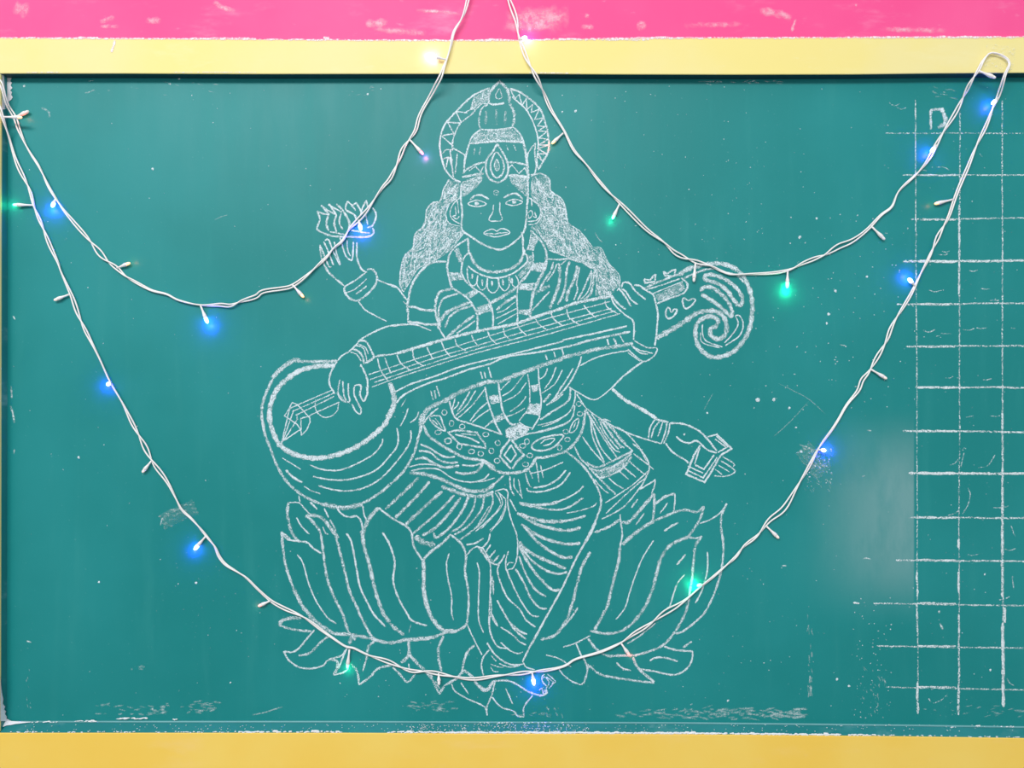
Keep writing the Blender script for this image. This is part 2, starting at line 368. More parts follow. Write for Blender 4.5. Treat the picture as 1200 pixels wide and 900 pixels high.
# drawing data: '@x y' = origin of a 6x enlarged tile, '#part' or '#part/sub_part' starts a mesh,
# 'w,d x,y ...' a smooth chalk line, 'L' a cornered one, 'F' hatching in a polygon, 'O' rings
DRAWING = """
#halo
@500 80
12,.8 240,800 180,770 130,710 105,630 92,540 100,470 125,400 165,350 215,295 270,240 330,190 400,155 435,140
14,.8 585,145 650,165 710,205 765,250 805,300 825,355 845,420 855,480 860,540 850,600 815,660 785,715
10,.6 430,250 380,255 320,320 270,360 230,395 195,470 180,540 185,580
10,.8 600,200 640,235 690,280 730,340 760,410 780,480 785,560 775,640 780,700
L9,.65 440,140 425,215 400,170 380,240 350,265 330,215 310,290 275,310
L9,.7 330,225 318,290 350,265
L9,.75 205,305 240,375
9,.75 205,305 245,308 285,315
L10,.8 150,380 235,385
L9,.75 150,385 192,460 115,472
L9,.75 110,480 185,545
9,.7 110,600 140,572 185,575
9,.7 135,700 155,625 175,690
9,.6 115,640 155,625 185,650
L8,.75 590,150 620,215 650,185 670,260 700,215 705,290 745,255 735,310 790,290 760,360 820,350 780,405 835,410 785,440 845,445 790,490 855,500 785,540 855,540 780,565 845,602 785,602 820,660 785,625
V 12 30 100 30 0.16 330,200 430,150 430,230 360,255 330,300
F 60 26 100 8 .5 330,200 430,150 430,230 360,255 330,300
#crown
18,.8 510,95 465,140 440,190 435,250
22,.7 515,95 560,140 580,190 580,245
14,.95 435,245 480,255 545,245
6,.5 510,145 485,190 500,215 530,205 520,165 510,145
10,.9 512,82 516,95
12,.55 430,255 390,280 370,340 370,400 385,430
20,.55 580,245 610,300 615,360 600,420
24,.22 420,300 415,400
24,.22 490,290 490,400
24,.22 555,300 550,400
14,.9 300,530 400,520 490,512 580,515 680,520
10,.8 385,430 490,432 610,415
12,.7 385,430 340,460 310,500 300,530
12,.8 610,415 650,455 675,500 685,520
V 26 30 20 30 0.16 390,432 600,422 665,490 675,515 310,525 345,462
F 130 26 20 9 .62 390,432 600,422 665,490 675,515 310,525 345,462
12,.7 300,530 285,580 270,650 262,730
18,.75 680,520 695,590 705,660 715,760
14,.75 415,660 350,675 290,705 255,740
16,.75 400,740 330,750 250,765
12,.7 575,660 640,665 715,685
18,.9 575,755 640,755 725,770
L8,.7 580,700 600,680 650,740 690,700 710,750
L8,.6 300,720 345,690 380,730 400,690
L10,.75 180,560 230,585 270,610 262,700
9,.6 215,600 210,660 200,740
11,.65 165,570 180,700 195,780 235,800
10,.7 765,525 730,570 710,610 705,680
10,.7 765,525 760,600 770,680 760,740 730,750
12,.25 340,560 330,610
12,.25 380,555 370,610
9,.4 560,540 575,580
9,.4 610,540 630,580
#crown/jewel
L14,.75 495,530 470,580
14,.75 470,580 425,640 415,700 430,760 470,795 510,800 555,770 575,700 555,630 520,570 495,530
12,.65 490,590 455,650 450,710 475,760 500,770 530,745 545,690 525,630 490,590
9,.6 492,640 478,680 490,720 510,705 505,665 492,640
7,.6 492,650 493,710
#face
@460 200
14,.85 485,90 480,200 490,300 485,400 510,440
14,.8 500,430 560,470 640,520 740,555 800,540 860,500 910,450
14,.85 950,50 952,170 945,260 940,350 930,410 915,450
O 8 .6 17 728,155
10,.5 722,155 735,156
8,.75 710,240 705,290 680,335 685,352 730,355 765,350 770,330 755,290 755,220
#face/eyebrow
13,.7 545,205 580,175 620,172 650,185 678,200
#face/eyebrow
13,.7 780,190 820,170 860,160 890,175 915,200
#face/eye
8,.8 530,235 570,212 610,210 660,235 620,250 580,252 530,235
26,.95 578,233 608,231
#face/eye
8,.8 795,230 830,208 870,203 915,220 880,240 840,245 795,230
26,.95 842,222 870,220
#face/mouth
7,.85 640,440 690,412 715,415 735,425 760,408 800,415 825,438 780,455 730,465 690,460 640,440
7,.7 650,440 720,445 740,440 810,435
#earring
8,.75 475,190 430,230 405,290 420,340 475,375
7,.7 390,250 375,310 400,370 470,390
7,.65 440,250 445,310 425,320 450,340 470,320
8,.6 455,200 465,300
#earring
8,.8 960,190 1000,220 1035,260 1040,310 1010,350 950,358
10,.6 975,190 980,250
7,.75 950,300 975,280 985,310 960,335 955,310
7,.75 1000,290 1010,330 990,320
8,.6 1000,210 1045,270 1048,320 1010,370 955,380
#hair_front
V 14 30 150 30 0.16 490,80 620,25 640,50 600,110 540,160 490,190
F 70 40 150 9 .6 490,80 620,25 640,50 600,110 540,160 490,190
#hair_front
V 12 30 60 30 0.16 820,40 960,50 950,190 890,140 830,80
F 60 40 60 9 .6 820,40 960,50 950,190 890,140 830,80
#hair
V 173 60 115 30 .03 400,65 470,80 480,180 400,240 370,320 400,380 480,400 500,440 400,560 280,640 180,690 110,800 70,850 50,800 55,700 80,600 140,540 155,450 220,380 235,280 280,225 335,210 360,130
H 430 70 115 8 .62 400,65 470,80 480,180 400,240 370,320 400,380 480,400 500,440 400,560 280,640 180,690 110,800 70,850 50,800 55,700 80,600 140,540 155,450 220,380 235,280 280,225 335,210 360,130
10,.7 400,60 360,130 335,210 280,228 240,280 225,380 158,450 145,540 85,600 58,700 52,800 75,850
8,.6 465,80 440,160 400,230 375,300
8,.5 500,440 400,560 280,640 180,690 110,800 75,855
#hair
@600 200
V 253 60 60 30 .03 135,40 200,20 260,60 270,140 350,200 385,280 395,360 480,430 560,530 630,550 680,650 750,730 755,800 700,870 600,890 580,700 480,640 370,600 260,560 215,480 130,400 190,330 200,260 130,170
H 640 70 60 8 .60 135,40 200,20 260,60 270,140 350,200 385,280 395,360 480,430 560,530 630,550 680,650 750,730 755,800 700,870 600,890 580,700 480,640 370,600 260,560 215,480 130,400 190,330 200,260 130,170
10,.7 135,40 200,20 262,60 272,140 350,200 380,280
8,.7 380,280 395,365 480,430 560,530
7,.6 585,540 630,550 680,650 750,730 758,800 740,845
7,.55 640,600 700,690
8,.6 700,870 600,890
8,.5 590,880 580,700 480,640 370,600 260,560
8,.5 150,50 140,110 190,200 210,290
#necklace
@460 200
14,.8 530,470 535,560 545,590
12,.8 915,455 918,540 925,580
20,.7 545,580 570,640 620,690 690,712 760,708 830,690 890,650 920,590 925,550
11,.8 530,670 590,715 680,750 760,752 840,725 900,685 945,640 945,600 925,575
9,.7 525,680 530,760 560,810 590,790 600,735
8,.75 600,735 595,800 630,840 660,810 665,755
8,.75 668,755 670,830 710,860 745,820 740,755
8,.75 745,755 755,810 790,845 820,810 815,750
8,.75 820,745 840,800 870,820 885,780 865,735
12,.6 562,725 560,760
12,.7 630,765 632,810
14,.8 697,775 700,810
16,.8 775,765 778,805
12,.7 840,755 842,795
10,.65 985,570 990,640 960,710 900,780 890,800
V 8 30 60 30 0.16 950,590 985,600 985,650 950,710 900,760 880,735 940,660
F 36 22 60 7 .65 950,590 985,600 985,650 950,710 900,760 880,735 940,660
#garland
L12,.8 525,480 460,520
14,.75 460,520 410,570 390,640 385,680 400,760 415,820
12,.7 545,575 510,600 490,650 485,710 510,770 560,820 600,845
V 8 30 80 30 0.16 430,555 465,540 500,640 470,650
F 40 24 80 9 .62 430,555 465,540 500,640 470,650
@460 300
15,.75 400,150 415,215 460,250 520,290 560,340 590,400 598,460 595,530
13,.75 600,245 640,275 680,320 700,380 708,440 705,500
V 12 30 30 30 0.16 400,115 490,115 495,165 415,175
F 60 20 30 9 .62 400,115 490,115 495,165 415,175
V 9 30 30 30 0.16 510,270 570,235 605,255 550,300
F 45 20 30 9 .68 510,270 570,235 605,255 550,300
V 14 30 30 30 0.16 590,355 690,330 695,385 600,415
F 70 20 30 9 .68 590,355 690,330 695,385 600,415
22,.65 1085,0 1060,110 1000,230 975,340 965,430
10,.75 965,110 930,160 890,195
10,.75 885,200 875,290 880,400 880,460
V 16 30 10 30 0.16 985,50 1080,45 1060,115 970,100
F 80 24 10 10 .68 985,50 1080,45 1060,115 970,100
V 14 30 10 30 0.16 890,200 990,200 980,240 885,240
F 70 24 10 10 .68 890,200 990,200 980,240 885,240
V 11 30 10 30 0.16 880,380 970,375 965,415 890,410
F 55 24 10 10 .62 880,380 970,375 965,415 890,410
L10,.8 885,200 995,195
@600 200
V 12 30 90 30 0.16 135,440 190,470 150,560 115,560
F 60 24 90 10 .62 135,440 190,470 150,560 115,560
16,.7 130,420 190,480 225,530 245,600 235,680 190,760 150,860
8,.7 135,440 120,520 105,560
8,.7 65,430 80,480 78,540
@460 400
12,.8 650,320 670,420 700,510 730,590 770,660
13,.8 745,290 760,410 780,500 830,580 870,580
9,.75 950,230 965,330 965,430
9,.8 945,490 890,560
L10,.85 1025,190 1030,290 1045,400 1045,450 1030,540 980,620
V 11 30 20 30 0.16 675,380 745,375 750,430 690,440
F 55 24 20 11 .72 675,380 745,375 750,430 690,440
V 8 30 20 30 0.16 715,530 770,505 785,545 725,560
F 40 22 20 10 .62 715,530 770,505 785,545 725,560
V 8 30 20 30 0.16 970,310 1025,300 1020,350 985,360
F 40 20 20 9 .66 970,310 1025,300 1020,350 985,360
V 18 30 20 30 0.16 960,435 1045,440 1030,520 935,505
F 90 28 20 11 .78 960,435 1045,440 1030,520 935,505
V 30 30 20 30 0.16 790,620 890,570 960,620 930,660 850,685 800,670
F 150 26 20 11 .76 790,620 890,570 960,620 930,660 850,685 800,670
9,.8 890,570 940,600 985,610
#sleeve
@460 300
16,.8 380,40 280,45 220,85 165,150 130,220 110,310 105,360 112,410
16,.8 105,355 160,360 210,378 300,382
12,.8 110,405 108,460
16,.85 105,462 180,470 250,482 325,480
#blouse
17,.7 430,230 350,245 320,270 305,320 300,380 315,450 325,515
13,.65 460,265 390,285 350,310 325,380 330,470 340,500
10,.8 325,500 345,540 370,580
24,.6 540,325 460,360 400,385 360,420 330,470
15,.65 560,350 480,375 420,410 390,450 370,505
18,.7 575,420 500,470 430,530 375,580
11,.7 580,455 520,500 450,545
#sash
22,.68 870,225 800,270 690,330
18,.68 870,280 790,330 730,380
7,.7 860,325 790,380 735,400
7,.7 870,370 790,410 725,440
8,.7 880,400 800,445 740,480
@600 290
#shoulder_drape
12,.65 250,80 320,85 400,80 450,95 500,110 560,150
22,.65 330,110 335,220 310,320 265,430
16,.7 405,100 385,160 375,270 350,350 320,400
22,.6 460,130 440,220 400,300 380,380
10,.75 475,140 455,250 460,300 435,370
12,.65 560,160 530,230 490,320 460,370
18,.6 575,170 570,250 550,330 500,370
8,.7 560,170 550,270 520,330 480,365
14,.65 290,100 275,160 230,230 195,290
10,.65 315,115 295,170 245,240
10,.65 380,90 345,120
28,.5 265,270 200,300 160,325
11,.7 265,310 200,380 140,445
#bodice
@460 400
12,.7 400,420 415,480 450,545 550,580 640,610 770,655
9,.65 440,400 430,440 415,480
9,.65 465,425 455,455 425,480
11,.7 545,350 500,430 455,495
9,.7 585,345 520,450 440,525
9,.7 645,340 560,450 460,540
10,.7 665,430 600,490 545,560
9,.7 690,475 620,520 560,570
9,.7 715,545 650,605
8,.65 830,275 790,310 760,345
8,.7 920,240 840,340 770,385
8,.7 940,290 880,370 780,425
7,.6 940,385 900,440 825,495
8,.65 930,470 860,510 800,530
8,.6 760,560 700,570 650,605
#bodice
9,.75 1090,190 1070,240 1030,270
9,.75 1150,180 1120,260 1070,335
8,.75 1195,200 1140,300 1050,365
17,.7 1110,370 1060,430
9,.7 1190,310 1150,390 1120,415
9,.75 1200,370 1140,420 1085,445
@600 400
11,.75 490,105 460,190 400,300 330,380 240,450
9,.7 430,190 370,290 290,410
13,.7 410,330 405,400 370,440 290,490 200,550
9,.75 445,350 440,420 400,500 300,560 180,590
10,.75 440,450 430,520 390,570 280,610 170,640
8,.7 395,510 300,570 210,600
12,.75 0,700 100,655 250,625 380,580
#lute
@460 300
20,.85 30,685 200,635 370,585 590,530 850,480 1000,430 1200,365
L10,.7 25,685 -30,695 -100,705
@600 290
20,.85 355,425 450,390 570,365 690,345
@460 300
11,.8 20,955 130,900 300,845 490,775 800,700 1000,650 1200,600
12,.8 25,1035 90,970 250,895 370,860 530,800 680,760 800,710 1000,680 1200,645
@600 290
12,.85 355,652 480,625 600,600 810,553
15,.75 355,702 400,695 560,650 700,620 830,592
@460 400
30,.58 205,600 200,540 260,470 380,410 480,355 650,290 760,280 900,225 1050,170 1200,120
@600 290
26,.6 350,775 480,745 600,715 740,695 850,675
24,.95 840,678 852,675
L10,.75 350,710 362,755
@460 400
L10,.6 270,350 285,410
L10,.6 295,345 305,400
L10,.65 310,315 330,385
L10,.75 620,215 632,260
L10,.75 645,215 655,258
L9,.75 675,185 695,255
L10,.85 1075,95 1088,130
L9,.7 1135,75 1143,110
@600 290
L12,.85 670,645 680,685
L12,.85 715,640 735,680
L8,.8 760,620 785,665
#lute/string
@460 300
7,.62 -170,835 240,700 560,600 1000,465 1530,320
#lute/string
7,.62 -160,870 240,735 560,640 1000,512 1540,368
#lute/string
7,.62 -130,890 240,765 560,665 1000,545 1570,385
#lute/string
7,.6 -145,922 40,855 240,790 560,690 1000,575 1320,485 1600,405
#lute/fret
9,.75 30,695 60,755 125,805
#lute/fret
9,.75 140,655 155,730 220,775
#lute/fret
9,.75 240,640 260,680 285,725
#lute/fret
9,.75 345,605 365,655 405,705
#lute/fret
9,.75 440,585 455,630 515,665
#lute/fret
9,.75 555,555 575,600 605,635
#lute/fret
9,.75 670,530 690,580 735,620
#lute/fret
9,.75 780,505 790,555 825,585
#lute/fret
9,.8 875,440 885,500 945,560
#lute/fret
9,.8 1000,435 1030,480 1080,515
#lute/fret
9,.75 1110,385 1130,440 1195,490
#lute/fret
@600 290
9,.75 385,430 400,490 475,545
#lute/fret
9,.75 505,405 540,450 590,495
#lute/fret
9,.75 655,375 670,420 750,470
#lute/fret
@300 380
9,.75 855,240 875,320 925,395
#lute/fret
9,.7 905,235 925,290 950,345
#lute/gourd
20,.65 570,258 450,262 320,262 270,258 200,300 130,370 90,440 55,530 40,600 45,680 65,780 100,870
18,.55 310,245 260,250 180,300 110,375
@300 480
18,.65 100,270 150,400 220,510 310,590 400,640 500,675 620,685 740,660 850,600 950,520 1040,430 1110,310 1140,200 1180,60 1200,20
34,.5 480,665 620,690 750,665
32,.86 950,0 935,40 900,110 800,200 680,275 560,320 450,340 350,335 250,305 170,250 120,160 95,60 95,0
@300 380
32,.86 550,290 480,290 400,300 300,330 200,400 140,470 105,560 95,650
34,.75 940,650 970,560 965,480 940,410
8,.75 185,940 250,980 315,1020
@300 480
15,.85 210,425 260,475 325,512
9,.65 340,540 390,570 455,592
10,.75 380,390 460,420 560,428 640,410 740,365 830,310 885,240 890,205
11,.75 400,470 500,490 620,495 740,470 850,420 930,340 990,260 1000,190 990,130
11,.7 440,535 530,560 640,572 760,550 870,490 960,400 1040,300 1085,220 1090,145
@300 380
9,.75 1070,590 1050,650 1015,715
9,.75 1145,615 1125,660 1085,692
8,.45 1055,525 1020,580
#lute/bridge
L8,.8 255,550 290,565 340,615 378,660 380,690 355,745 320,780 315,740 290,705 240,670 200,645 230,600 255,550
L7,.7 240,590 530,465
L7,.65 265,610 540,488
L7,.65 290,635 540,512
L8,.7 390,635 580,550
L7,.7 240,590 225,640 180,835
L7,.7 265,605 245,660 185,830
L7,.7 290,630 290,670 200,810
L7,.75 380,645 315,662 318,740
L8,.75 315,738 200,815
7,.65 420,530 415,575 425,610 450,640 490,655 540,640 575,600 580,555
#lute/scroll
@700 290
30,.72 570,195 640,150 750,120 870,115 960,145 1030,210 1075,310 1090,420 1075,550 1030,650 960,730 860,770 780,760 710,690 690,600 705,530 760,490 820,490 850,520 830,555 795,570 800,620 850,645 895,620 910,570 895,500 850,455 780,445 700,460
34,.66 700,460 620,515 520,580 415,635
14,.7 600,220 680,185 760,155 830,150 900,175 980,195 1030,245
26,.72 750,205 790,190 870,210 950,260 1005,320 1020,380 1000,410 960,370 910,300 840,250 770,230 750,205
26,.72 725,310 750,280 800,280 850,310 910,370 945,440 940,495
26,.72 730,330 760,345 830,390 900,450 940,490
9,.75 970,480 1000,480 1025,540 1000,620 900,690
9,.75 970,480 990,540 950,610 895,670
9,.75 740,540 740,610 770,660 880,700
8,.7 725,600 740,670 860,705
14,.75 330,290 400,255 500,215 590,180
10,.65 335,300 450,265 580,220
13,.7 590,215 630,250 630,290 590,330 500,360 420,395
9,.65 390,325 500,280 600,240
V 14 30 -25 30 0.16 400,335 600,245 620,290 560,330 430,380
F 70 40 -25 9 .38 400,335 600,245 620,290 560,330 430,380
#lute/heart
12,.75 490,430 480,470 500,500 540,480 560,440 540,435 520,455 505,425 490,430
#lute/heart
12,.75 600,360 605,410 625,430 660,410 690,370 670,360 640,375 620,360 600,360
#lute/peg
L12,.75 330,225 335,250 405,240 410,190 390,205 370,230 330,222
#lute/peg
L12,.75 465,170 475,200 540,200 550,155 520,165 490,185 465,170
#hand
@300 380
12,.8 570,262 535,320 515,380 520,430 540,465 555,490
11,.75 570,262 600,225 650,195
10,.75 590,390 580,440 580,500 610,540
10,.75 610,400 615,470 625,520 650,550
11,.75 650,415 650,490 660,540 640,550
12,.8 690,435 720,425 740,440 730,490 755,540 770,520 785,480 775,440
11,.75 690,440 690,490 715,550 740,600 730,630 700,610 675,560
12,.8 740,290 770,350 785,410 780,500
14,.5 570,480 600,530 660,555
V 8 30 70 30 0.16 570,470 610,520 650,545 590,530
F 20 22 70 8 .5 570,470 610,520 650,545 590,530
#bangle
12,.75 720,115 770,120 800,165 825,220 820,245 770,275
9,.75 700,150 750,165 770,210 780,260
15,.75 680,175 720,190 750,230 760,280
8,.75 720,140 770,165 790,210
10,.7 665,195 710,215 740,260
16,.75 740,280 735,300
#forearm
11,.8 650,195 700,150 740,105 800,70 870,35 950,10 1080,0 1140,5
14,.75 770,275 820,240 860,220 930,215
@460 300
9,.75 0,495 60,485 150,482 210,500 270,525
#hand
@600 290
11,.8 690,325 720,400 790,470 850,515 858,590 855,650
14,.8 700,335 740,390 800,435
14,.8 750,285 800,350 835,415
11,.8 770,290 800,310 840,370 885,400
12,.8 770,280 780,250 800,245 830,255 870,310 940,365
12,.8 860,265 900,270 940,300 990,330 1010,390 1025,460 1020,560 1010,650 1005,690
#bangle
9,.75 860,655 920,690 960,705 1010,705
10,.7 840,690 890,720 950,735 990,745
10,.75 815,715 840,740 900,790 940,800 990,770 1020,725 1015,705
9,.7 850,700 900,740 960,750
8,.7 815,740 900,800
#forearm
9,.8 820,725 700,745 590,775 480,830
11,.75 930,800 860,845 795,900
@600 400
11,.8 915,145 800,230 700,330
9,.8 700,330 580,410 450,350 400,320
#forearm
@700 430
22,.95 105,155 200,235 300,290 420,365
10,.75 160,440 240,475 330,505 450,540
#bangle
10,.8 405,370 370,430 360,500
10,.75 440,380 400,430 380,500
10,.75 460,390 440,450 425,490
10,.75 490,390 480,450 450,540
10,.75 510,395 500,460 465,540
16,.75 410,368 500,390
#hand
13,.75 510,395 600,400 680,430 750,480 840,590
11,.85 480,535 530,600 620,655 640,680
12,.85 555,490 600,525 650,535 700,520 770,580 840,605
9,.7 880,630 960,680 955,700
9,.7 870,660 960,720 960,745 900,770 820,765
8,.65 850,690 930,740
8,.65 830,720 880,760
#book
L13,.85 720,555 680,620 625,755 755,810 800,740 865,625
L9,.85 720,570 685,680
L11,.85 690,690 750,720 820,620
L9,.8 640,700 740,745
L9,.8 640,730 745,780 840,640
L12,.85 780,490 840,475 945,575 870,620
L9,.85 840,490 920,560 850,600
L9,.75 830,510 900,560
#lotus_flower
@350 220
13,.65 130,165 150,220 130,280 145,305 230,340
11,.75 130,165 165,180 210,190
14,.7 210,190 195,250 210,305
L13,.75 160,125 215,190
11,.75 165,125 190,150 265,190
13,.7 265,190 250,250 265,310
L12,.75 215,115 265,190
L10,.75 210,120 300,170
11,.75 300,180 285,240 310,295
15,.65 265,115 310,160 355,240 350,300
12,.75 345,95 330,150 390,190 410,230
11,.75 345,95 380,130 400,160
L11,.75 405,105 370,130
12,.7 405,105 440,170 430,200
11,.75 475,90 450,140 440,180
L11,.75 475,90 490,140
12,.75 520,140 545,190 520,265 480,280
10,.7 470,180 485,260
13,.7 230,340 340,345 480,345 525,320 520,280
11,.55 220,310 330,330
11,.6 370,300 500,320
#hand
14,.72 150,400 160,490 200,580 250,630 320,690
10,.75 150,405 175,460 210,550 230,555
10,.75 175,380 200,430 245,545
11,.75 185,372 210,365 240,440 290,545
11,.7 250,380 270,470 295,540
11,.75 290,350 320,450 340,490 370,510 380,480 385,380
9,.7 340,370 345,440 365,480
12,.75 410,385 410,490 440,570 470,590
#bangle
15,.72 480,575 520,575 550,620 540,680 480,750 410,795 350,770 320,720 330,690
11,.75 330,690 400,650 480,590
8,.65 330,740 400,710 480,640
11,.55 400,750 480,690
#forearm
10,.75 550,645 620,675 690,700 750,780
9,.75 420,800 470,860 540,900 620,940
@460 300
9,.7 -10,212 40,230 75,275 110,320
8,.4 75,320 110,350
#waist_belt
@460 400
12,.7 320,470 260,520 215,580
20,.68 220,590 250,660 330,720 430,780 520,820 640,840 720,890
@440 520
20,.72 760,120 830,180 900,205 980,205 1050,190 1100,150 1130,100
@600 400
18,.72 165,820 260,810 380,770 460,690 500,600 515,480
15,.72 165,820 140,870
10,.7 455,370 480,410 515,465
@460 400
O 8 .7 18 365,500 415,577 490,600 320,640 470,740 555,775 620,790 655,655 740,715 695,770 735,840 945,705 915,735 965,803 935,865
O 12 .75 21 390,700
@600 400
O 8 .6 17 470,440 478,510 378,635 390,690 335,748
#waist_belt/leaf
@460 400
11,.65 265,530 330,525 350,570 370,630 310,600 270,560 265,530
8,.6 300,540 350,610
9,.6 280,550 320,590
#waist_belt/leaf
L14,.72 390,640 460,625 590,640 650,720 655,750 560,735 470,720 390,640
12,.7 440,655 540,680 610,715
9,.65 480,650 590,660
#waist_belt/leaf
@600 400
12,.75 360,660 270,665 190,690 140,730 160,765 240,765 310,730 360,660
9,.75 200,720 240,690 300,685 270,720 220,735
#waist_belt/leaf
9,.75 470,545 430,570 405,640 450,620 470,545
8,.65 450,570 430,610
#waist_belt/diamond
@460 400
L17,.72 835,690 880,750 925,800 870,850 845,895
L15,.72 825,690 770,760 755,810 800,860 830,895
L11,.8 835,730 870,795 830,850 785,800 835,730
#skirt
@440 520
14,.75 315,5 380,30 440,70 500,95 560,90
14,.75 305,50 380,60 450,115 520,135 580,130
18,.68 280,110 340,100 400,130 480,165 590,155
9,.7 230,165 320,145 420,150 500,170
10,.72 250,190 340,175 440,180 520,230 590,260 680,270 760,250 800,210
14,.75 610,150 680,155 740,140 755,125
18,.72 560,200 620,210 700,200 740,165 760,125
8,.65 650,270 750,265 840,240
26,.62 240,205 320,210 420,235 520,275 620,320 700,335 780,325 840,280
14,.75 840,280 905,220
26,.58 465,300 520,320 600,350 700,370 780,360 830,335
22,.5 305,235 200,340 70,460
20,.62 380,265 290,370 140,520
22,.55 470,335 360,430 210,570
16,.65 555,360 440,480 260,635
20,.68 600,380 500,510 410,600 330,645
18,.75 655,370 610,470 530,580 430,660 410,625
14,.65 705,380 680,470 600,580 530,620
14,.6 765,370 740,470 650,580 555,640
14,.55 820,350 820,430 740,560 590,680
8,.65 840,345 880,420 830,500 700,620
8,.65 860,340 915,400 890,500 810,620
8,.65 870,350 890,430 800,540 740,600
8,.65 920,440 880,540 800,610
9,.55 800,440 720,570
12,.75 640,710 700,700 760,665
38,.6 280,650 330,690 420,712
9,.8 840,335 900,318 930,340 930,420 950,520 990,630 1000,700 995,800 970,870 930,885
10,.65 945,230 950,310 975,365
9,.6 975,240 975,300 1010,350 1035,385
9,.6 1005,250 1030,380
10,.75 945,390 990,475
@580 520
14,.75 500,55 570,110 640,180 700,270 740,360 745,430 720,510 680,600 640,680 580,790
9,.6 540,80 620,150 680,230
9,.6 240,180 265,245
9,.65 290,130 310,270
9,.65 320,150 340,240
9,.7 245,210 350,185 480,130
10,.65 215,210 235,280 260,310
12,.75 270,310 360,295 440,250 500,185
12,.75 225,310 240,335 340,335 460,290 530,200
20,.7 170,415 260,430 380,425 450,405
11,.75 440,408 500,385 580,340 625,295
14,.7 180,425 300,450 440,465 530,440 620,380
8,.7 505,488 600,470 690,440 715,415
25,.68 155,490 250,520 350,545 480,545
16,.7 480,545 560,530 640,505
21,.68 170,490 280,560 400,595 510,610 605,590
21,.68 185,565 260,620 360,670 500,705 600,700
21,.68 215,590 290,680 380,750 480,800 545,795
22,.68 170,690 240,760 360,820 500,880
@560 600
13,.8 850,0 800,140 700,310 590,540 480,740 395,900 380,920
16,.7 290,230 380,340 480,410 570,435 630,420
18,.72 290,240 350,350 430,460 520,545 580,545
15,.72 290,310 330,420 400,540 480,595
14,.75 265,400 320,490 370,600 430,670 485,680
11,.75 200,400 240,500 300,620 370,720 430,735
11,.75 150,370 140,430 200,590 290,680 340,760 405,808
11,.75 135,620 190,720 250,810 345,860
12,.65 190,720 260,830 340,895
@560 700
12,.8 470,160 380,320 315,450
11,.7 160,210 240,260 290,310 340,335
11,.65 190,130 240,190 330,260
9,.7 90,100 110,160 140,205
10,.78 90,0 95,100 80,180 95,270 140,345 200,360
10,.75 160,315 220,370 280,395 315,385
12,.78 65,320 110,390 180,450 250,475 315,470
9,.65 95,410 130,450
9,.65 150,465 220,490 300,478
7,.55 90,470 150,490 180,492
7,.55 90,490 110,520 145,525
#foot
@440 520
10,.8 805,630 795,680 750,730 710,720
11,.75 810,710 770,770
11,.75 845,750 800,800
11,.75 870,785 830,830
11,.7 910,780 880,830 850,850 800,830 770,790 740,740
10,.75 935,755 915,830 920,890
9,.7 970,835 935,840 925,860
V 8 30 40 30 0.16 710,720 760,730 830,830 860,860 790,830
F 30 20 40 8 .6 710,720 760,730 830,830 860,860 790,830
#foot
@560 700
9,.8 315,450 340,490 400,510
12,.75 100,590 200,585 270,610 350,660 400,680 450,690 485,670 480,645
7,.75 430,655 450,640 460,680 470,650 480,680
8,.75 450,580 470,560 500,600 480,640
8,.75 480,560 530,600 500,640
8,.75 490,540 545,590 520,610
8,.7 470,540 450,560 460,600 490,630
#shawl
@600 400
10,.75 520,480 560,570 620,740 700,840
10,.7 525,490 650,690 740,820
10,.75 555,560 570,680 650,850
9,.7 560,510 700,740 760,780
10,.7 610,545 660,650 750,760
10,.7 620,540 720,690 790,750
16,.6 640,545 690,600 800,720
16,.6 620,545 690,640 770,750
9,.65 650,545 695,565
10,.7 700,590 760,690 850,770
9,.75 730,600 800,640 890,740 945,840
9,.75 495,670 560,760 650,860
10,.75 440,740 480,820 540,880
9,.75 515,465 600,530 700,590 800,640 930,685
@580 520
15,.68 640,130 720,165 830,120 970,50
11,.68 670,170 740,190 850,150 960,70
15,.68 710,210 740,240 810,220 900,170 960,90
V 10 30 -30 30 0.16 700,190 850,140 960,60 900,170 750,235
F 50 34 -30 9 .5 700,190 850,140 960,60 900,170 750,235
9,.7 940,120 1020,190 1060,220
10,.75 975,70 1080,150
10,.7 900,160 990,235
9,.7 870,190 940,250
9,.7 800,240 850,285 905,315
14,.68 660,165 720,230 780,290 850,355
9,.6 700,250 760,320 800,350
10,.75 970,0 1030,50 1075,120 1085,180 1050,260 1020,320
9,.7 1080,190 980,280 850,370 775,415
9,.65 1070,230 950,330 780,490
9,.7 1050,270 930,420 850,480 750,530
8,.7 1085,155 1115,180
#lotus_seat
@310 700
26,.62 290,90 350,160 420,215 490,255
22,.66 490,255 620,265 750,290 870,320 1000,300 1200,280
@460 700
24,.66 60,300 130,297 270,285 370,245 440,240
18,.7 430,245 500,210 525,180
#lotus_seat/petal
@310 570
18,.66 120,320 130,430 150,560 200,710
24,.64 200,710 260,830 310,900 350,960 400,1010
13,.7 120,320 160,370 240,385 300,395 350,440 400,470
22,.6 115,320 150,350 180,370
10,.75 230,480 270,540 310,680 360,800 425,900 450,930 505,965
#lotus_seat/petal
20,.62 245,390 200,340 175,270 160,190 170,110
9,.7 170,115 240,115 290,165 320,195
9,.7 240,65 250,110
10,.75 225,220 260,280 315,335
#lotus_seat/petal
19,.64 290,205 340,250 390,320 410,440 425,560 450,680 500,800 550,900 590,1020 640,1080
24,.62 290,205 360,205 420,235 460,290 520,360
10,.65 410,285 430,330 450,335
14,.6 460,235 495,300 500,345
11,.75 420,155 450,220
14,.75 320,110 370,160
#lotus_seat/petal
18,.68 500,345 530,460 570,620 600,740 650,850 680,920 750,1050 800,1090
13,.78 575,330 610,390 640,540 670,700 720,810 770,900 850,985
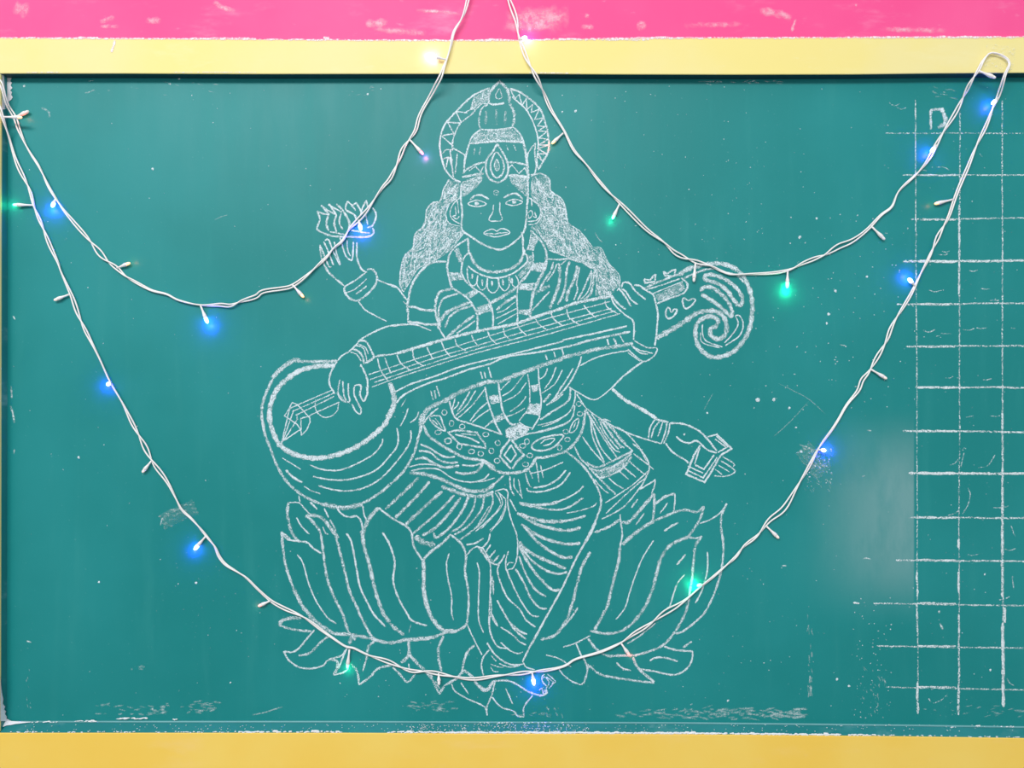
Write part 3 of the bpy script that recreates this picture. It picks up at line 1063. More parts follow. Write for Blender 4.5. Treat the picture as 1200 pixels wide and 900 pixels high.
#lotus_seat/petal
10,.7 690,130 700,200 720,240
13,.68 510,155 550,200 600,215 650,210 680,250 690,310
24,.64 685,310 700,420 740,560 770,700 810,830 840,900 900,980 980,1045
#lotus_seat/petal
26,.64 800,150 740,220 700,300 690,370
14,.8 800,150 900,225 980,270 1030,320 1050,420 1110,520
24,.68 1115,520 1120,640 1125,760 1165,900 1200,960 1250,1020
13,.75 830,325 880,410 915,530 905,660 940,780 1005,900 1040,945 1140,980
#lotus_seat/petal
@440 600
18,.72 530,155 470,220 400,270 340,330
15,.75 530,160 600,220 635,300 630,420 650,540 655,640 645,780
26,.66 335,330 340,420 340,560 370,690 430,790 490,840
16,.68 480,830 550,830
9,.75 520,290 500,360 510,470 535,590 535,700 548,760
#lotus_seat/petal
10,.75 645,300 680,260 720,240
10,.75 750,250 800,340 810,450 805,600 800,720 800,800 825,900
9,.75 715,355 730,430 725,600 725,750 760,850
14,.5 820,450 825,560
9,.7 820,720 860,800
9,.5 830,480 830,580
#lotus_seat/petal
@310 700
24,.6 260,145 200,145 130,160 100,195
16,.65 100,195 200,225 330,240
#lotus_seat/petal
12,.78 350,230 290,300 240,360 190,385 135,380
12,.78 135,380 170,440 240,490 330,500 410,480 450,440 540,410 570,370
17,.66 450,275 390,320 320,390 240,410
#lotus_seat/petal
28,.55 610,280 595,330
12,.7 590,340 560,400 520,500
18,.6 460,435 510,450 510,500 485,545
11,.75 485,545 550,530 590,500
#lotus_seat/petal
15,.72 610,470 650,520 665,615
15,.72 665,615 740,560 800,500 900,475
20,.64 770,310 730,350 715,440
12,.7 715,440 690,520
#lotus_seat/petal
14,.75 900,490 950,540 1005,595 1060,540
22,.64 1010,290 1015,400 960,460
22,.62 1015,400 1080,470 1180,560
12,.7 1015,465 1018,530
7,.35 1030,190 1015,250
#lotus_seat/petal
@460 700
17,.7 230,520 280,580 330,680
17,.7 330,680 370,620 450,570 490,520
18,.66 360,270 325,350 325,430 345,520
14,.6 300,590 330,640
#lotus_seat/petal
9,.75 525,190 560,270 600,350 630,405
16,.68 580,335 530,380 500,460 490,540
18,.68 500,510 560,560 600,620 655,655 710,590
22,.7 600,620 655,650 690,630
#lotus_seat/petal
10,.75 415,610 440,660 520,710 600,745 650,775 665,830
11,.68 720,590 700,680 665,770 665,830
9,.75 480,600 535,680
#lotus_seat/petal
10,.75 700,700 760,770 850,800 880,835 925,840
10,.75 925,840 925,770 985,690
9,.75 795,640 845,750
#lotus_seat/petal
10,.75 680,370 640,420 625,480 640,550
#lotus_seat/petal
@700 560
18,.68 -20,385 90,340 160,290
L10,.8 160,260 165,310
22,.66 165,310 220,310 280,250 340,180 400,110
L10,.8 300,80 400,20 410,10
10,.75 408,10 400,60 380,110
12,.7 285,150 240,210
#lotus_seat/petal
12,.75 165,310 175,400 160,480
24,.62 175,470 240,410 320,350 400,300
18,.68 400,110 400,200 390,300
11,.75 330,250 270,330
20,.66 160,480 150,580 120,700 85,840 70,900 40,960 -20,1070
#lotus_seat/petal
18,.66 410,180 480,130 545,110
10,.75 545,110 545,180 535,250
10,.75 495,175 440,250
#lotus_seat/petal
17,.64 400,300 480,270 550,240 620,225 700,240 750,200
17,.66 750,200 730,270 700,330 640,410
13,.8 570,315 520,340 470,375
22,.62 640,415 520,470 450,560 420,660 390,780 340,900
22,.62 340,900 300,960 240,1030
18,.68 240,1030 160,1080 60,1095 -50,1075
9,.75 395,440 320,560 270,680 230,800 200,900 170,950 130,995
#lotus_seat/petal
14,.68 640,415 690,425 735,415
18,.66 735,410 690,480 675,600 665,720 650,800
18,.62 650,800 640,880 610,970 550,1080
16,.68 550,1080 470,1170 380,1215 260,1250
12,.8 620,540 560,610
10,.72 615,680 560,750 510,900 490,910
#lotus_seat/petal
10,.75 720,320 800,290 870,240 910,180
15,.72 910,180 875,260 870,350 885,460 880,600 860,700 820,820
13,.72 820,820 760,940 680,1020 600,1080 550,1095
11,.72 775,520 775,640 740,780 690,880
#lotus_seat/petal
@660 680
10,.68 0,470 80,445 190,390
11,.72 90,445 130,540
18,.62 175,410 230,480 310,530 400,530 500,530
10,.65 650,300 540,390 450,445
#lotus_seat/petal
13,.72 710,465 790,490 910,500
12,.75 910,500 905,560 860,630 770,665 640,640 540,625
14,.65 905,430 840,475
13,.68 610,565 650,545 720,545 805,570
#lotus_seat/petal
18,.68 490,540 530,620 640,715
15,.7 640,720 540,710 400,690 260,660 170,590
12,.7 375,580 420,620 475,635
#lotus_seat/petal
14,.72 140,540 170,620 150,710 125,735
10,.75 125,735 60,710 0,665 -30,620
9,.72 -120,525 -20,555 55,610
#lotus_seat/petal
@560 600
20,.62 790,280 730,390 700,500 670,620 630,750
14,.62 705,670 650,750 550,860
20,.64 630,750 560,850 500,885 440,895
"""
def parse(text):
    """-> list of (path, Chalk)"""
    out = []; ox = oy = 0; ck = None
    for line in text.strip().splitlines():
        line = line.strip()
        if not line: continue
        if line[0] == '@': ox, oy = map(float, line[1:].split()); continue
        if line[0] == '#': ck = Chalk(); out.append((line[1:], ck)); continue
        t = line.split()
        def P(tok): return [tuple((ox + float(a) / 6, oy + float(b) / 6) for a, b in [q.split(',')])[0] for q in tok]
        if t[0] == 'V':
            pts = P(t[6:]); from mathutils.geometry import tessellate_polygon
            tri = tessellate_polygon([[Vector((x, y, 0)) for x, y in pts]]); b = len(ck.v)
            for x, y in pts: ck.v.append(W(x, y, .00012)); ck.den.append(float(t[5]) + .12); ck.acr.append(.2)
            for a_, b_, c_ in tri: ck.f.append((b + a_, b + b_, b + c_))
        elif t[0] in 'FH':
            n, ln, ang, w, d = int(t[1]), float(t[2]) / 6, math.radians(float(t[3])), float(t[4]) / 6, float(t[5])
            ck.fill(P(t[6:]), n, ln, ang, w, d, .55 if t[0] == 'H' else .9)
        elif t[0] == 'O':
            w, d, r = float(t[1]) / 6, float(t[2]), float(t[3]) / 6
            for cx, cy in P(t[4:]):
                e = random.uniform(.85, 1.2); a0 = random.random() * 6
                ring = [(cx + r * math.cos(a0 + k * math.pi / 4) * e, cy + r * math.sin(a0 + k * math.pi / 4) / e) for k in range(8)]
                ck.stroke(ring + ring[:1], w, d, 1.0, .06)
        else:
            h = t[0]; corner = h[0] == 'L'; w, d = h.lstrip('L').split(','); w = float(w) / 6; d = float(d)
            p = P(t[1:])
            if corner:
                q = []
                for a, b in zip(p, p[1:]): q += [(a[0] + (b[0] - a[0]) * u, a[1] + (b[1] - a[1]) * u) for u in (0, .04, .96)]
                p = q + [p[-1]]
            ck.stroke(p, max(w * 1.12, 1.5), d + (.10 if w < 2.2 else -.02))
    return out
draw = empty('chalk_drawing', W(600, 840), 'white chalk drawing of a crowned woman playing a long-necked lute, seated on a lotus', 'chalk drawing')
parts = {}
for path, ck in parse(DRAWING):
    if '/' in path:
        a, b = path.split('/'); ck.build(b, parts[a], root=draw)
    else:
        parts[path] = ck.build(path, draw)

# ------------------------------------------------------------------ chalk grid and the letter beside it
grid = empty('chalk_grid', W(1124, 840), 'chalk grid of ruled squares with a wiped dusty patch beside it', 'chalk grid')
def vary(a, b, n=9, amp=.35):
    return [(a[0] + (b[0] - a[0]) * i / n + random.uniform(-amp, amp) * (0 < i < n), a[1] + (b[1] - a[1]) * i / n + random.uniform(-amp, amp) * (0 < i < n)) for i in range(n + 1)]
def grid_line(a, b, w, d, extra=()):
    c = Chalk(); c.stroke(vary(a, b), w * .95, d - .07, 2.2, .2)
    for p, q, ww, dd in extra: c.stroke(vary(p, q, 4), ww, dd, 2.5, .12)
    c.build('grid_line', grid, M_grid)
grid_line((1072.8, 115), (1075.8, 837), 1.9, .50, [((1074.5, 670), (1075, 700), 2.4, .8), ((1075.2, 800), (1075.6, 836), 3, .85), ((1074, 708), (1075, 740), 2.2, .75), ((1072.8, 118), (1073, 200), 1.7, .6)])
grid_line((1125, 130), (1123.6, 838), 2.0, .50, [((1124.2, 240), (1123.7, 345), 2.6, .72), ((1123.4, 632), (1123.4, 642), 3, .95), ((1123.3, 670), (1123.6, 695), 3, .8), ((1123.6, 720), (1123.8, 800), 2.4, .6), ((1123.6, 800), (1123.2, 838), 3, .7)])
grid_line((1174.5, 118), (1175.6, 829), 2.2, .52, [((1174.6, 560), (1174.6, 700), 3, .72), ((1175, 730), (1176, 828), 3.8, .88), ((1177.5, 712), (1177.8, 730), 3, .7), ((1174.6, 480), (1174.8, 560), 2.4, .62)])
for x in (1226, 1276.5, 1327): grid_line((x, 120), (x + .8, 830), 2.2, .55)
HL = [(156, 1038, 156, .42, 2.0), (205, 1058, 205, .60, 2.2), (257, 1067, 255.5, .62, 2.2), (306.2, 1057, 305.5, .82, 3.2), (356.5, 1051, 355, .62, 2.5),
      (406, 1062, 405, .62, 2.5), (454, 1073, 454, .70, 2.6), (505, 1058, 506.4, .72, 2.5), (554.5, 1065, 555.2, .86, 3.2), (606.3, 1065, 607, .70, 2.6),
      (656.4, 1050, 658, .70, 2.5), (707, 1024, 709.6, .60, 2.2), (757, 1027, 759.5, .62, 2.3), (805, 1037, 808.4, .58, 2.1)]
for y0, x0, y1, d, w in HL:
    ex = [((1075, y0), (1120, y0 + .3), w * 1.1, d + .12)] if d > .55 else []
    if y0 == 707: ex.append(((1000, 706.6), (1007, 706.8), 2.2, .85))
    grid_line((x0, y0), (1352, y1 + (y1 - y0) * .9), w, d, ex)
lt = Chalk()
for p, w, d in (([(1091, 151.5), (1090.7, 140), (1090.6, 129)], 3.2, .72), ([(1090, 129), (1100, 128), (1106, 127)], 3.4, .7),
                ([(1103, 127), (1107.5, 138), (1107, 145), (1099, 149.5)], 5.2, .68)):
    lt.stroke(p, w, d)
lo = lt.build('chalk_letter'); lo['label'] = 'smudged chalk letter D in the top square of the ruled grid'; lo['category'] = 'chalk letter'

# ------------------------------------------------------------------ left-over chalk marks, smears and specks on the board
er = empty('erased_chalk_marks', W(1140, 838), 'faint short chalk arcs left from wiped writing inside the grid squares', 'chalk marks')
ARCS = """1104,294.5 1109,295.5 1113,294|1100,298 1106,299 1111,297|1089,340 1096,342 1104,340|1149,338 1155,339 1160,338|1160,352 1166,352 1171,352
1081,387 1089,389 1096,386|1097,394 1102,393|1102,391 1108,391 1115,391|1128,386 1135,387 1142,385|1144,384 1150,385 1157,384|1184,384 1190,385
1108,443 1113,443 1117,441|1152,445 1158,445 1163,443|1160,487 1168,488 1174,486|1132,489 1137,488 1141,487|1113,545 1119,543 1123,538|1146,548 1155,547 1160,543 1166,533
1128,528 1130,525 1132,526|1126,548 1128,538 1130,530|1111,604 1118,602 1124,598|1128,602 1134,592 1137,580 1134,571|1134,650 1141,651 1148,649|1177,643 1183,645 1190,643
1164,595 1174,595 1182,593|1171,703 1177,702 1183,699|1185,616 1188,625 1191,629|1186,675 1188,690|1094,824 1102,821 1110,814|1088,818 1091,823|1180,795 1184,801 1189,804
1136,317 1141,318 1146,316|1098,196 1106,196 1112,199|1080,199 1086,200|1148,180 1151,184|1042,120 1048,124 1054,122|1050,125 1056,128 1062,126"""
for a in ARCS.replace('\n', '|').split('|'):
    c = Chalk(); c.stroke([tuple(map(float, q.split(','))) for q in a.split()], 1.5, .36, 1.5); c.build('mark', er)

sm = Chalk()
def smear(x0, y0, x1, y1, n, ln, w, d, ang=0):
    for _ in range(n):
        x, y = random.uniform(x0, x1), random.uniform(y0, y1); L_ = ln * random.uniform(.4, 1.3); a = ang + random.uniform(-.35, .35)
        sm.stroke([(x, y), (x + L_ * math.cos(a), y + L_ * math.sin(a))], w * random.uniform(.6, 1.4), (d + .12) * random.uniform(.5, 1.3), 1.2, .16, True)
smear(205, 822, 250, 836, 26, 10, 2, .30); smear(470, 822, 530, 834, 30, 9, 2.2, .30); smear(560, 836, 640, 839, 12, 7, 1.3, .35)
smear(720, 832, 800, 842, 26, 12, 2, .30); smear(800, 830, 940, 843, 90, 12, 2.2, .30); smear(895, 834, 935, 842, 30, 9, 2.2, .38)
smear(110, 824, 195, 838, 26, 10, 2, .26); smear(1080, 826, 1200, 842, 20, 9, 1.6, .26); smear(175, 828, 190, 836, 8, 8, 3, .4)
smear(1010, 780, 1040, 842, 30, 5, 1.2, .32, 1.2); smear(940, 525, 975, 575, 40, 6, 1.2, .32, 1.0); smear(935, 518, 955, 530, 10, 7, 1.2, .36, .3)
smear(30, 755, 36, 830, 8, 6, 1.3, .3, 1.5); smear(946, 705, 952, 840, 16, 8, 1.4, .3, 1.55); smear(948, 785, 951, 812, 8, 8, 2, .5, 1.55)
smear(40, 95, 250, 112, 10, 7, 1.2, .28); smear(815, 95, 915, 97, 26, 9, 1.3, .36); smear(400, 98, 440, 112, 8, 6, 1.2, .28); smear(1090, 100, 1115, 115, 8, 8, 1.8, .3, .3)
smear(150, 780, 166, 792, 5, 7, 2, .35); smear(640, 826, 660, 838, 10, 6, 1.6, .28, 1.2)
for p, w, d in (([(295, 838), (310, 835), (322, 831), (332, 828)], 1.6, .45), ([(595, 91.5), (605, 91), (612, 91.6)], 1.1, .5), ([(697, 272), (701, 279), (706, 284)], 1.2, .35),
                ([(912, 449), (930, 458), (948, 468), (968, 486)], 1, .22), ([(906, 512), (925, 495), (948, 470)], 1, .2), ([(824, 482), (836, 460)], 1, .26),
                ([(251, 258), (259, 254), (267, 252)], 1, .3), ([(1010, 558), (1014, 558)], 2, .8), ([(1011, 655), (1016, 654), (1021, 656)], 1.6, .8), ([(916, 663), (922, 663)], 2, .8),
                ([(1016, 504), (1022, 505)], 1.4, .5), ([(984, 404), (991, 405)], 1.4, .6), ([(1001, 453), (1006, 453)], 1.4, .5), ([(188, 616), (190, 608), (193, 606)], 1.6, .55),
                ([(1101.5, 730), (1105, 738)], 2.4, .95), ([(1099, 717), (1102, 717)], 2.6, .95), ([(31, 751), (37, 753)], 1.8, .9), ([(15, 370), (18, 375)], 1.8, .9),
                ([(13, 452), (14, 468)], 2, .6), ([(12, 475), (15, 484), (17, 496)], 2.2, .75), ([(17, 526), (16, 532)], 1.8, .6), ([(27, 102), (30, 99)], 2.6, .8), ([(48, 126), (57, 131), (58, 138)], 2.4, .35),
                ([(197, 98), (201, 98)], 2.2, .9), ([(99, 109), (104, 108), (111, 105)], 1.6, .4), ([(958, 545), (963, 550)], 2, .45), ([(936, 521), (946, 524), (954, 528)], 1.6, .5)):
    sm.stroke(p, w * 1.2, d + .2, 1.0, .16, True)
so = child(sm.build('chalk_smears', None, M_smear)); so['kind'] = 'stuff'; so['label'] = 'faint chalk smears'
sp = Chalk()
def specks(n, x0, y0, x1, y1, r0, r1, d):
    for _ in range(n): sp.dot(random.uniform(x0, x1), random.uniform(y0, y1), random.uniform(r0, r1), random.uniform(*d))
specks(330, 15, 100, 1195, 840, .35, .85, (.3, .6)); specks(120, 860, 250, 1075, 480, .4, 1.0, (.4, .75)); specks(90, 640, 100, 900, 300, .4, .8, (.3, .6))
specks(80, 1000, 700, 1045, 842, .4, .9, (.4, .7)); specks(110, 1075, 160, 1195, 840, .3, .8, (.3, .6)); specks(60, 780, 560, 1000, 840, .4, .8, (.3, .65)); specks(50, 380, 760, 900, 842, .4, .8, (.3, .6))
specks(40, 945, 525, 975, 570, .4, 1.1, (.5, .8)); specks(40, 180, 640, 330, 780, .3, .8, (.3, .55)); specks(60, 1200, 100, 1540, 840, .4, .9, (.3, .6))
for x, y, r in ((888, 469, 2.6), (907, 468, 2.0), (925, 478, 1.6), (933, 501, 1.2), (979, 341, 2), (971, 368, 1.9), (969, 379, 1.5), (1016, 324, 1.6), (937, 278, 1.9), (674.5, 130, 1.6), (659, 131, 1.2), (230, 683, 1.5), (92, 536, 1.7), (116, 682, 1.3), (853, 821, 1.4), (829, 484, 1.3), (981, 796, 1.6), (995, 804, 1.5), (1160.5, 785, 1.6), (1154, 673, 1.3), (270, 800, 1.2), (802, 509, 1.3), (431, 110, 1.4), (179, 198, 1.5), (210, 92.5, 1.2), (939, 529, 1.8), (957, 256, 1.4)):
    sp.dot(x, y, r, .95)
spo = child(sp.build('chalk_specks')); spo['kind'] = 'stuff'; spo['label'] = 'tiny white chalk specks'

# chalk dust and flaked paint along the lower lip of the ledge
def crust():
    v, f = [], []
    def lump(x, y, rx, ry, d):
        b = len(v); c = W(x, y, d); n = 6
        v.append(c + Vector((0, -.0016, 0)))
        for k in range(n):
            q = 2 * math.pi * k / n; e = random.uniform(.7, 1.25)
            v.append(c + Vector((math.cos(q) * rx * S * e, random.uniform(0, .0004), math.sin(q) * ry * S * e)))
        for k in range(n): f.append((b, b + 1 + k, b + 1 + (k + 1) % n))
    def edge(x):
        for (a, ya), (c, yc) in zip(BOTG, BOTG[1:]):
            if a <= x <= c: return ya + (yc - ya) * (x - a) / (c - a)
    for x0, x1, n, r in ((12, 110, 26, .8), (110, 280, 40, .8), (280, 400, 60, 1.2), (455, 520, 60, 1.2), (520, 800, 330, 1.45), (800, 945, 170, 1.3), (945, 985, 34, 1.5), (995, 1026, 30, 1.2), (1026, 1200, 40, .8), (1200, 1500, 60, .9)):
        for _ in range(n):
            x = random.uniform(x0, x1); lump(x, edge(x) - 1.1 + random.uniform(-.7, .5), r * random.uniform(.8, 2.4), r * random.uniform(.45, .9), .0192)
    for x in (323, 368, 371, 700, 722, 806, 812, 882, 968, 480):
        lump(x, edge(x) - 2, 4, 1.6, .0192)
    # flakes along the ledge's upper edge
    for x0, x1, y, n, r in ((30, 70, 846, 16, 1), (84, 105, 845, 10, .9), (105, 113, 845, 10, 1.4), (138, 172, 842, 34, 1.3), (560, 660, 847, 30, .8), (1145, 1149, 850.6, 4, 1.2), (1170, 1188, 851.5, 10, .8), (1113, 1117, 852.5, 4, .9), (203, 207, 843.5, 4, 1.1)):
        for _ in range(n): lump(random.uniform(x0, x1), y + random.uniform(-.6, .6), r * random.uniform(.8, 2.2), r * random.uniform(.4, .8), .0026)
    for x0, x1, n, r in ((480, 690, 260, .42), (20, 480, 90, .4), (690, 1200, 90, .4)):
        for _ in range(n):
            y = random.uniform(848.5, 857); lump(random.uniform(x0, x1), y, r * random.uniform(.7, 2), r * random.uniform(.6, 1.2), (y - 845.6) / 13.2 * .0184 + .0012)
    return mesh('chalk_crust', v, f)
cr = link('chalk_crust', crust(), M_dust); cr['kind'] = 'stuff'
cr['label'] = 'white crust of chalk dust'; child(cr)

# bare plaster where the paint has flaked off in the corners
def rev_px(d): return 600 - 591.0 / (1 - d / D)
def plaster(rows):
    """ragged patch of bare plaster: down the side reveal and out on to the board; rows = (y, right edge)"""
    v, f = [], []
    for y, xe in rows:
        for k, d in enumerate((.0192, .013, .007, .0014)):
            x = rev_px(d)
            if x > xe:   # stop on the reveal
                x = xe; d = max(.0014, min(d, D * (1 - 591.0 / (600 - x))))
            v.append(W(x, y, d))
        v.append(W(max(xe, v and min(xe, 9) or 9), y, .0010 if xe > 9 else max(.0014, D * (1 - 591.0 / (600 - min(xe, 8.6))))))
    for i in range(len(rows) - 1):
        for k in range(4): a = i * 5 + k; f.append((a, a + 1, a + 6, a + 5))
    return link('bare_plaster_patch', mesh('bare_plaster_patch', v, f), M_plaster)
child(plaster([(87, 9.5), (89, 12), (92, 13.5), (95, 12), (97, 14), (100, 12.5), (103, 14.5), (106, 12), (108, 14), (111, 13), (114, 15), (117, 13), (119, 10), (122, 11), (125, 9.2), (128, 6), (131, 3)]))
child(plaster([(792, .4), (800, 1.6), (808, 2), (815, 3), (820, 4.5), (825, 4), (828, 6.5), (831, 5), (834, 7.4), (837, 6.4), (840, 8), (842, 7.6), (843.5, 10.5), (845, 14)]))
lv, lf = [], []
for x, y0, y1 in ((.6, 843, 852), (4, 843.5, 851.5), (8, 844.5, 850), (13, 845, 849.5), (18, 845.3, 848.4), (24, 845.5, 847.8), (30, 845.7, 847), (36, 845.8, 846.4)):
    for y in (y0, y1): lv.append(W(x, y, max(.0008, (y - 845.6) / 13.2 * .0184) + .0022))
for i in range(7): lf.append((2 * i, 2 * i + 2, 2 * i + 3, 2 * i + 1))
child(link('bare_plaster_patch', mesh('bare_plaster_patch', lv, lf), M_plaster))

# light paint line where the pink wall meets the yellow border, scuffs on both
pe = Chalk(DY + .0002)
pe.stroke([(x, y + .2) for x, y in TOPP[1:-1]] + [(1300, 42.4)], 2.3, .62, 4, .35)
for x0, x1, d in ((90, 115, .9), (220, 300, .7), (560, 600, .8), (640, 760, .7), (745, 800, .8), (1020, 1190, .6)):
    y = 46
    for (a, ya), (c, yc) in zip(TOPP, TOPP[1:]):
        if a <= x0 <= c: y = ya + (yc - ya) * (x0 - a) / (c - a)
    pe.stroke([(x0, y), ((x0 + x1) / 2, y - .3), (x1, y)], 3.0, d, 4, .3)
pe.stroke([(134.5, 47), (133, 53), (130.5, 61)], 3, .8); pe.stroke([(379, 44), (386, 44.5)], 4, .95)
for p in ([(200, 84.8), (250, 84.6), (300, 84.9)], [(30, 85), (70, 84.6)], [(620, 85.3), (680, 85.8)]): pe.stroke(p, 1.2, .5, 3)
o = pe.build('paint_edge', None, M_white); o.parent = trim_top
ps = Chalk(DP + .0003)
for p, w, d in (([(487, 12.5), (505, 13), (540, 16)], 3, .42), ([(428, 28), (440, 27), (455, 26)], 6, .42), ([(435, 31), (460, 36), (500, 38)], 5, .25), ([(592, 22), (630, 21), (668, 20)], 16, .26), ([(590, 30), (630, 29), (660, 29)], 10, .2),
                ([(250, 2), (262, 9), (276, 13)], 4, .42), ([(117, 26), (135, 20)], 4, .36), ([(117, 31), (140, 31)], 3, .42), ([(748, 25), (755, 35)], 7, .36), ([(685, 18), (691, 19)], 4, .5), ([(680, 31), (696, 32)], 4, .3),
                ([(890, 12), (915, 17), (928, 22)], 6, .3), ([(933, 22), (927, 38)], 2.4, .5), ([(800, 30), (870, 28)], 4, .25), ([(1002, 6), (1005, 6)], 3, .8), ([(1030, 34), (1110, 36)], 4, .25), ([(15, 8), (35, 14)], 10, .25), ([(170, 24), (190, 24)], 5, .25)):
    ps.stroke(p, w * 1.7, d + .2, 2.0, .4, True)
o = ps.build('paint_scuff', None, M_scuff); o.parent = wall

# ------------------------------------------------------------------ the string of fairy lights
PATH_L = [(574, -92), (566, -62), (557, -36), (552, -20), (547.5, 0), (542, 20), (532, 38), (528, 55), (523, 72), (517, 89), (509, 103), (493, 133), (487, 152), (480, 163), (473, 174), (467, 190), (457, 209), (448, 220), (433, 242), (420, 257), (410, 268), (402, 282), (390, 292), (382, 302), (363, 320), (343, 334), (330, 338), (308, 342), (300, 347.5), (283, 353), (270, 358.5), (257, 357.5), (235, 357), (210, 352), (195, 344.5), (175, 339), (150, 326), (137, 314), (120, 300), (100, 275), (77, 250), (65, 232), (55, 215), (45, 194), (32, 172), (22, 152), (17, 137), (8, 121), (0, 97), (-8, 92)]
PATH_S = [(-8, 92), (-9, 108), (0, 128), (10, 160), (22, 195), (35, 224), (41, 245), (52, 272), (67, 305), (72, 320), (84, 346), (92, 371), (107, 400), (117, 421), (130, 448), (147, 480), (160, 505), (177, 537), (193, 560), (205, 582), (213, 597), (223, 607), (233, 618), (242, 628), (252, 640), (257, 652), (265, 662), (280, 671), (290, 678), (303, 692), (317, 704), (332, 712), (357, 724), (380, 740), (403, 757), (415, 760), (433, 768), (456, 776), (480, 785), (500, 787), (527, 792), (557, 796), (587, 791), (627, 787), (660, 781), (675, 773), (705, 763), (728, 753), (743, 742), (763, 730), (780, 718), (793, 710), (807, 700), (827, 683), (845, 667), (862, 653), (872, 640), (888, 627), (902, 610), (917, 597), (930, 577), (943, 555), (958, 528), (972, 508), (983, 490), (992, 475), (1005, 458), (1010, 445), (1020, 433), (1037, 403), (1045, 383), (1058, 360), (1072, 335), (1086, 307), (1100, 277), (1110, 257), (1117, 237), (1123, 222), (1138, 186), (1153, 153), (1162, 130), (1170, 112), (1177, 88), (1183, 74), (1175, 65), (1161, 62), (1153, 70), (1147, 81), (1137, 97), (1123, 127), (1108, 150), (1097, 170), (1088, 186), (1073, 205), (1053, 225), (1045, 242), (1033, 252), (1017, 268), (998, 282), (983, 289), (968, 298), (957, 302), (943, 308), (923, 317), (890, 320.5), (860, 321.5), (847, 318), (833, 312), (815, 307), (793, 297), (778, 284), (762, 272), (747, 258), (725, 237), (700, 210), (685, 190), (672, 174), (660, 152), (645, 127), (635, 105), (627, 87), (615, 63), (608, 43), (605, 23), (596, 0), (588, -26), (580, -60), (575, -92)]
def wire_depth(px, py):
    """in front of the border near the top and the corner, almost on the board elsewhere"""
    t = max(0, min(1, (118 - py) / 30)); l = max(0, min(1, (14 - px) / 14))
    t = max(t * t * (3 - 2 * t), l * l * (3 - 2 * l) * .98)
    return .0042 + t * .0213
q = smooth(PATH_L + PATH_S[1:], 3.0)
sl = empty('fairy_light_string', W(557, 800), 'white twisted fairy light string with coloured bulbs hung in swags across the chalkboard', 'string lights')
def T3(p): return p - sl.location
arc = [0]
for a, b in zip(q, q[1:]): arc.append(arc[-1] + math.dist(a, b))
A, Bv = [], []
for i, (x, y) in enumerate(q):
    a, c = q[max(i - 1, 0)], q[min(i + 1, len(q) - 1)]
    dx, dy = c[0] - a[0], c[1] - a[1]; l = math.hypot(dx, dy) or 1; nx, ny = -dy / l, dx / l
    s_ = arc[i]; ph = s_ / 17.0 + 1.6 * math.sin(s_ / 61.0) + .9 * math.sin(s_ / 23.0)
    amp = 1.15 + .55 * math.sin(s_ / 37.0) + .75 * max(0, math.sin(s_ / 29.0 + 1)) ** 3 * 1.6
    d = wire_depth(x, y)
    wob = .35 * math.sin(s_ / 9.0) + .3 * math.sin(s_ / 21.0)
    for lst, sg in ((A, 1), (Bv, -1)):
        off = wob + sg * amp * math.cos(ph)
        lst.append(T3(W(x + nx * off, y + ny * off, d + sg * .0014 * math.sin(ph))))
for lst in (A, Bv):
    v, f = tube(lst, .00138, 7)
    link('wire', mesh('wire', v, f, True), M_wire, sl)

KIND = {'blue': ((.12, .20, 1.0), 24, .040), 'softblue': ((.10, .28, 1.0), 14, .065), 'green': ((.05, .95, .45), 6, .006), 'glowgreen': ((.02, .95, .40), 8, .035), 'pink': ((1, .08, .25), 2.5, .03),
        'amber': ((1, .40, .08), 1.6, .004), 'red': ((1, .18, .12), .9, .004), 'warm': ((1, .62, .45), .35, 0), 'off': ((1, .85, .8), .12, 0), 'violet': ((.75, .45, 1.0), 22, .006)}
BM = {k: mat_bulb(k + '_bulb', c, e) for k, (c, e, p) in KIND.items()}
# base on the wire, tip, kind, how far the tip leans out from the board (m)
BULBS = [((18, 137), (34, 130), 'off', 0), ((4, 137), (26, 137.5), 'amber', 0), ((65, 233), (61, 243), 'softblue', .008), ((40, 240.5), (15, 240), 'green', 0), ((137, 314), (152.5, 308), 'amber', 0), ((81, 345), (63, 352), 'warm', 0),
         ((235, 358), (243.5, 379), 'softblue', 0), ((343, 334), (356, 348.5), 'amber', 0), ((130, 448), (125.5, 451), 'blue', .010), ((177.5, 540), (166.5, 554), 'warm', 0), ((241, 628.5), (227.5, 644.5), 'blue', 0), ((317, 704), (302.5, 710.5), 'red', 0),
         ((409.5, 761), (407, 783.5), 'green', 0), ((514, 789), (514.5, 803), 'off', .004), ((623.5, 788), (626, 803), 'blue', .003), ((728, 754), (738, 768.5), 'red', 0), ((824, 685), (817, 686.5), 'glowgreen', .008), ((898.5, 617), (913, 631), 'warm', 0),
         ((959, 527), (968, 528), 'blue', .008), ((1021, 433), (1039.5, 444), 'warm', 0), ((1072, 335), (1064.5, 326), 'blue', .004), ((1117.5, 233.5), (1095, 239), 'amber', 0), ((1022, 266), (1037, 281), 'off', 0), ((923, 318), (922.5, 338), 'glowgreen', 0),
         ((1097.5, 170), (1091, 178), 'blue', .007), ((1169, 115), (1162.5, 122), 'blue', .007), ((1147, 83), (1167, 91.5), 'off', 0), ((815, 308), (813, 330.5), 'off', 0), ((726, 239), (717.5, 257), 'green', 0), ((660, 156), (646.5, 168.5), 'amber', 0),
         ((480.5, 164), (496, 181), 'pink', 0), ((523, 70), (504, 65), 'violet', .003), ((608, 46), (617.5, 44), 'violet', .006), ((420.5, 258), (423, 270), 'blue', .004)]
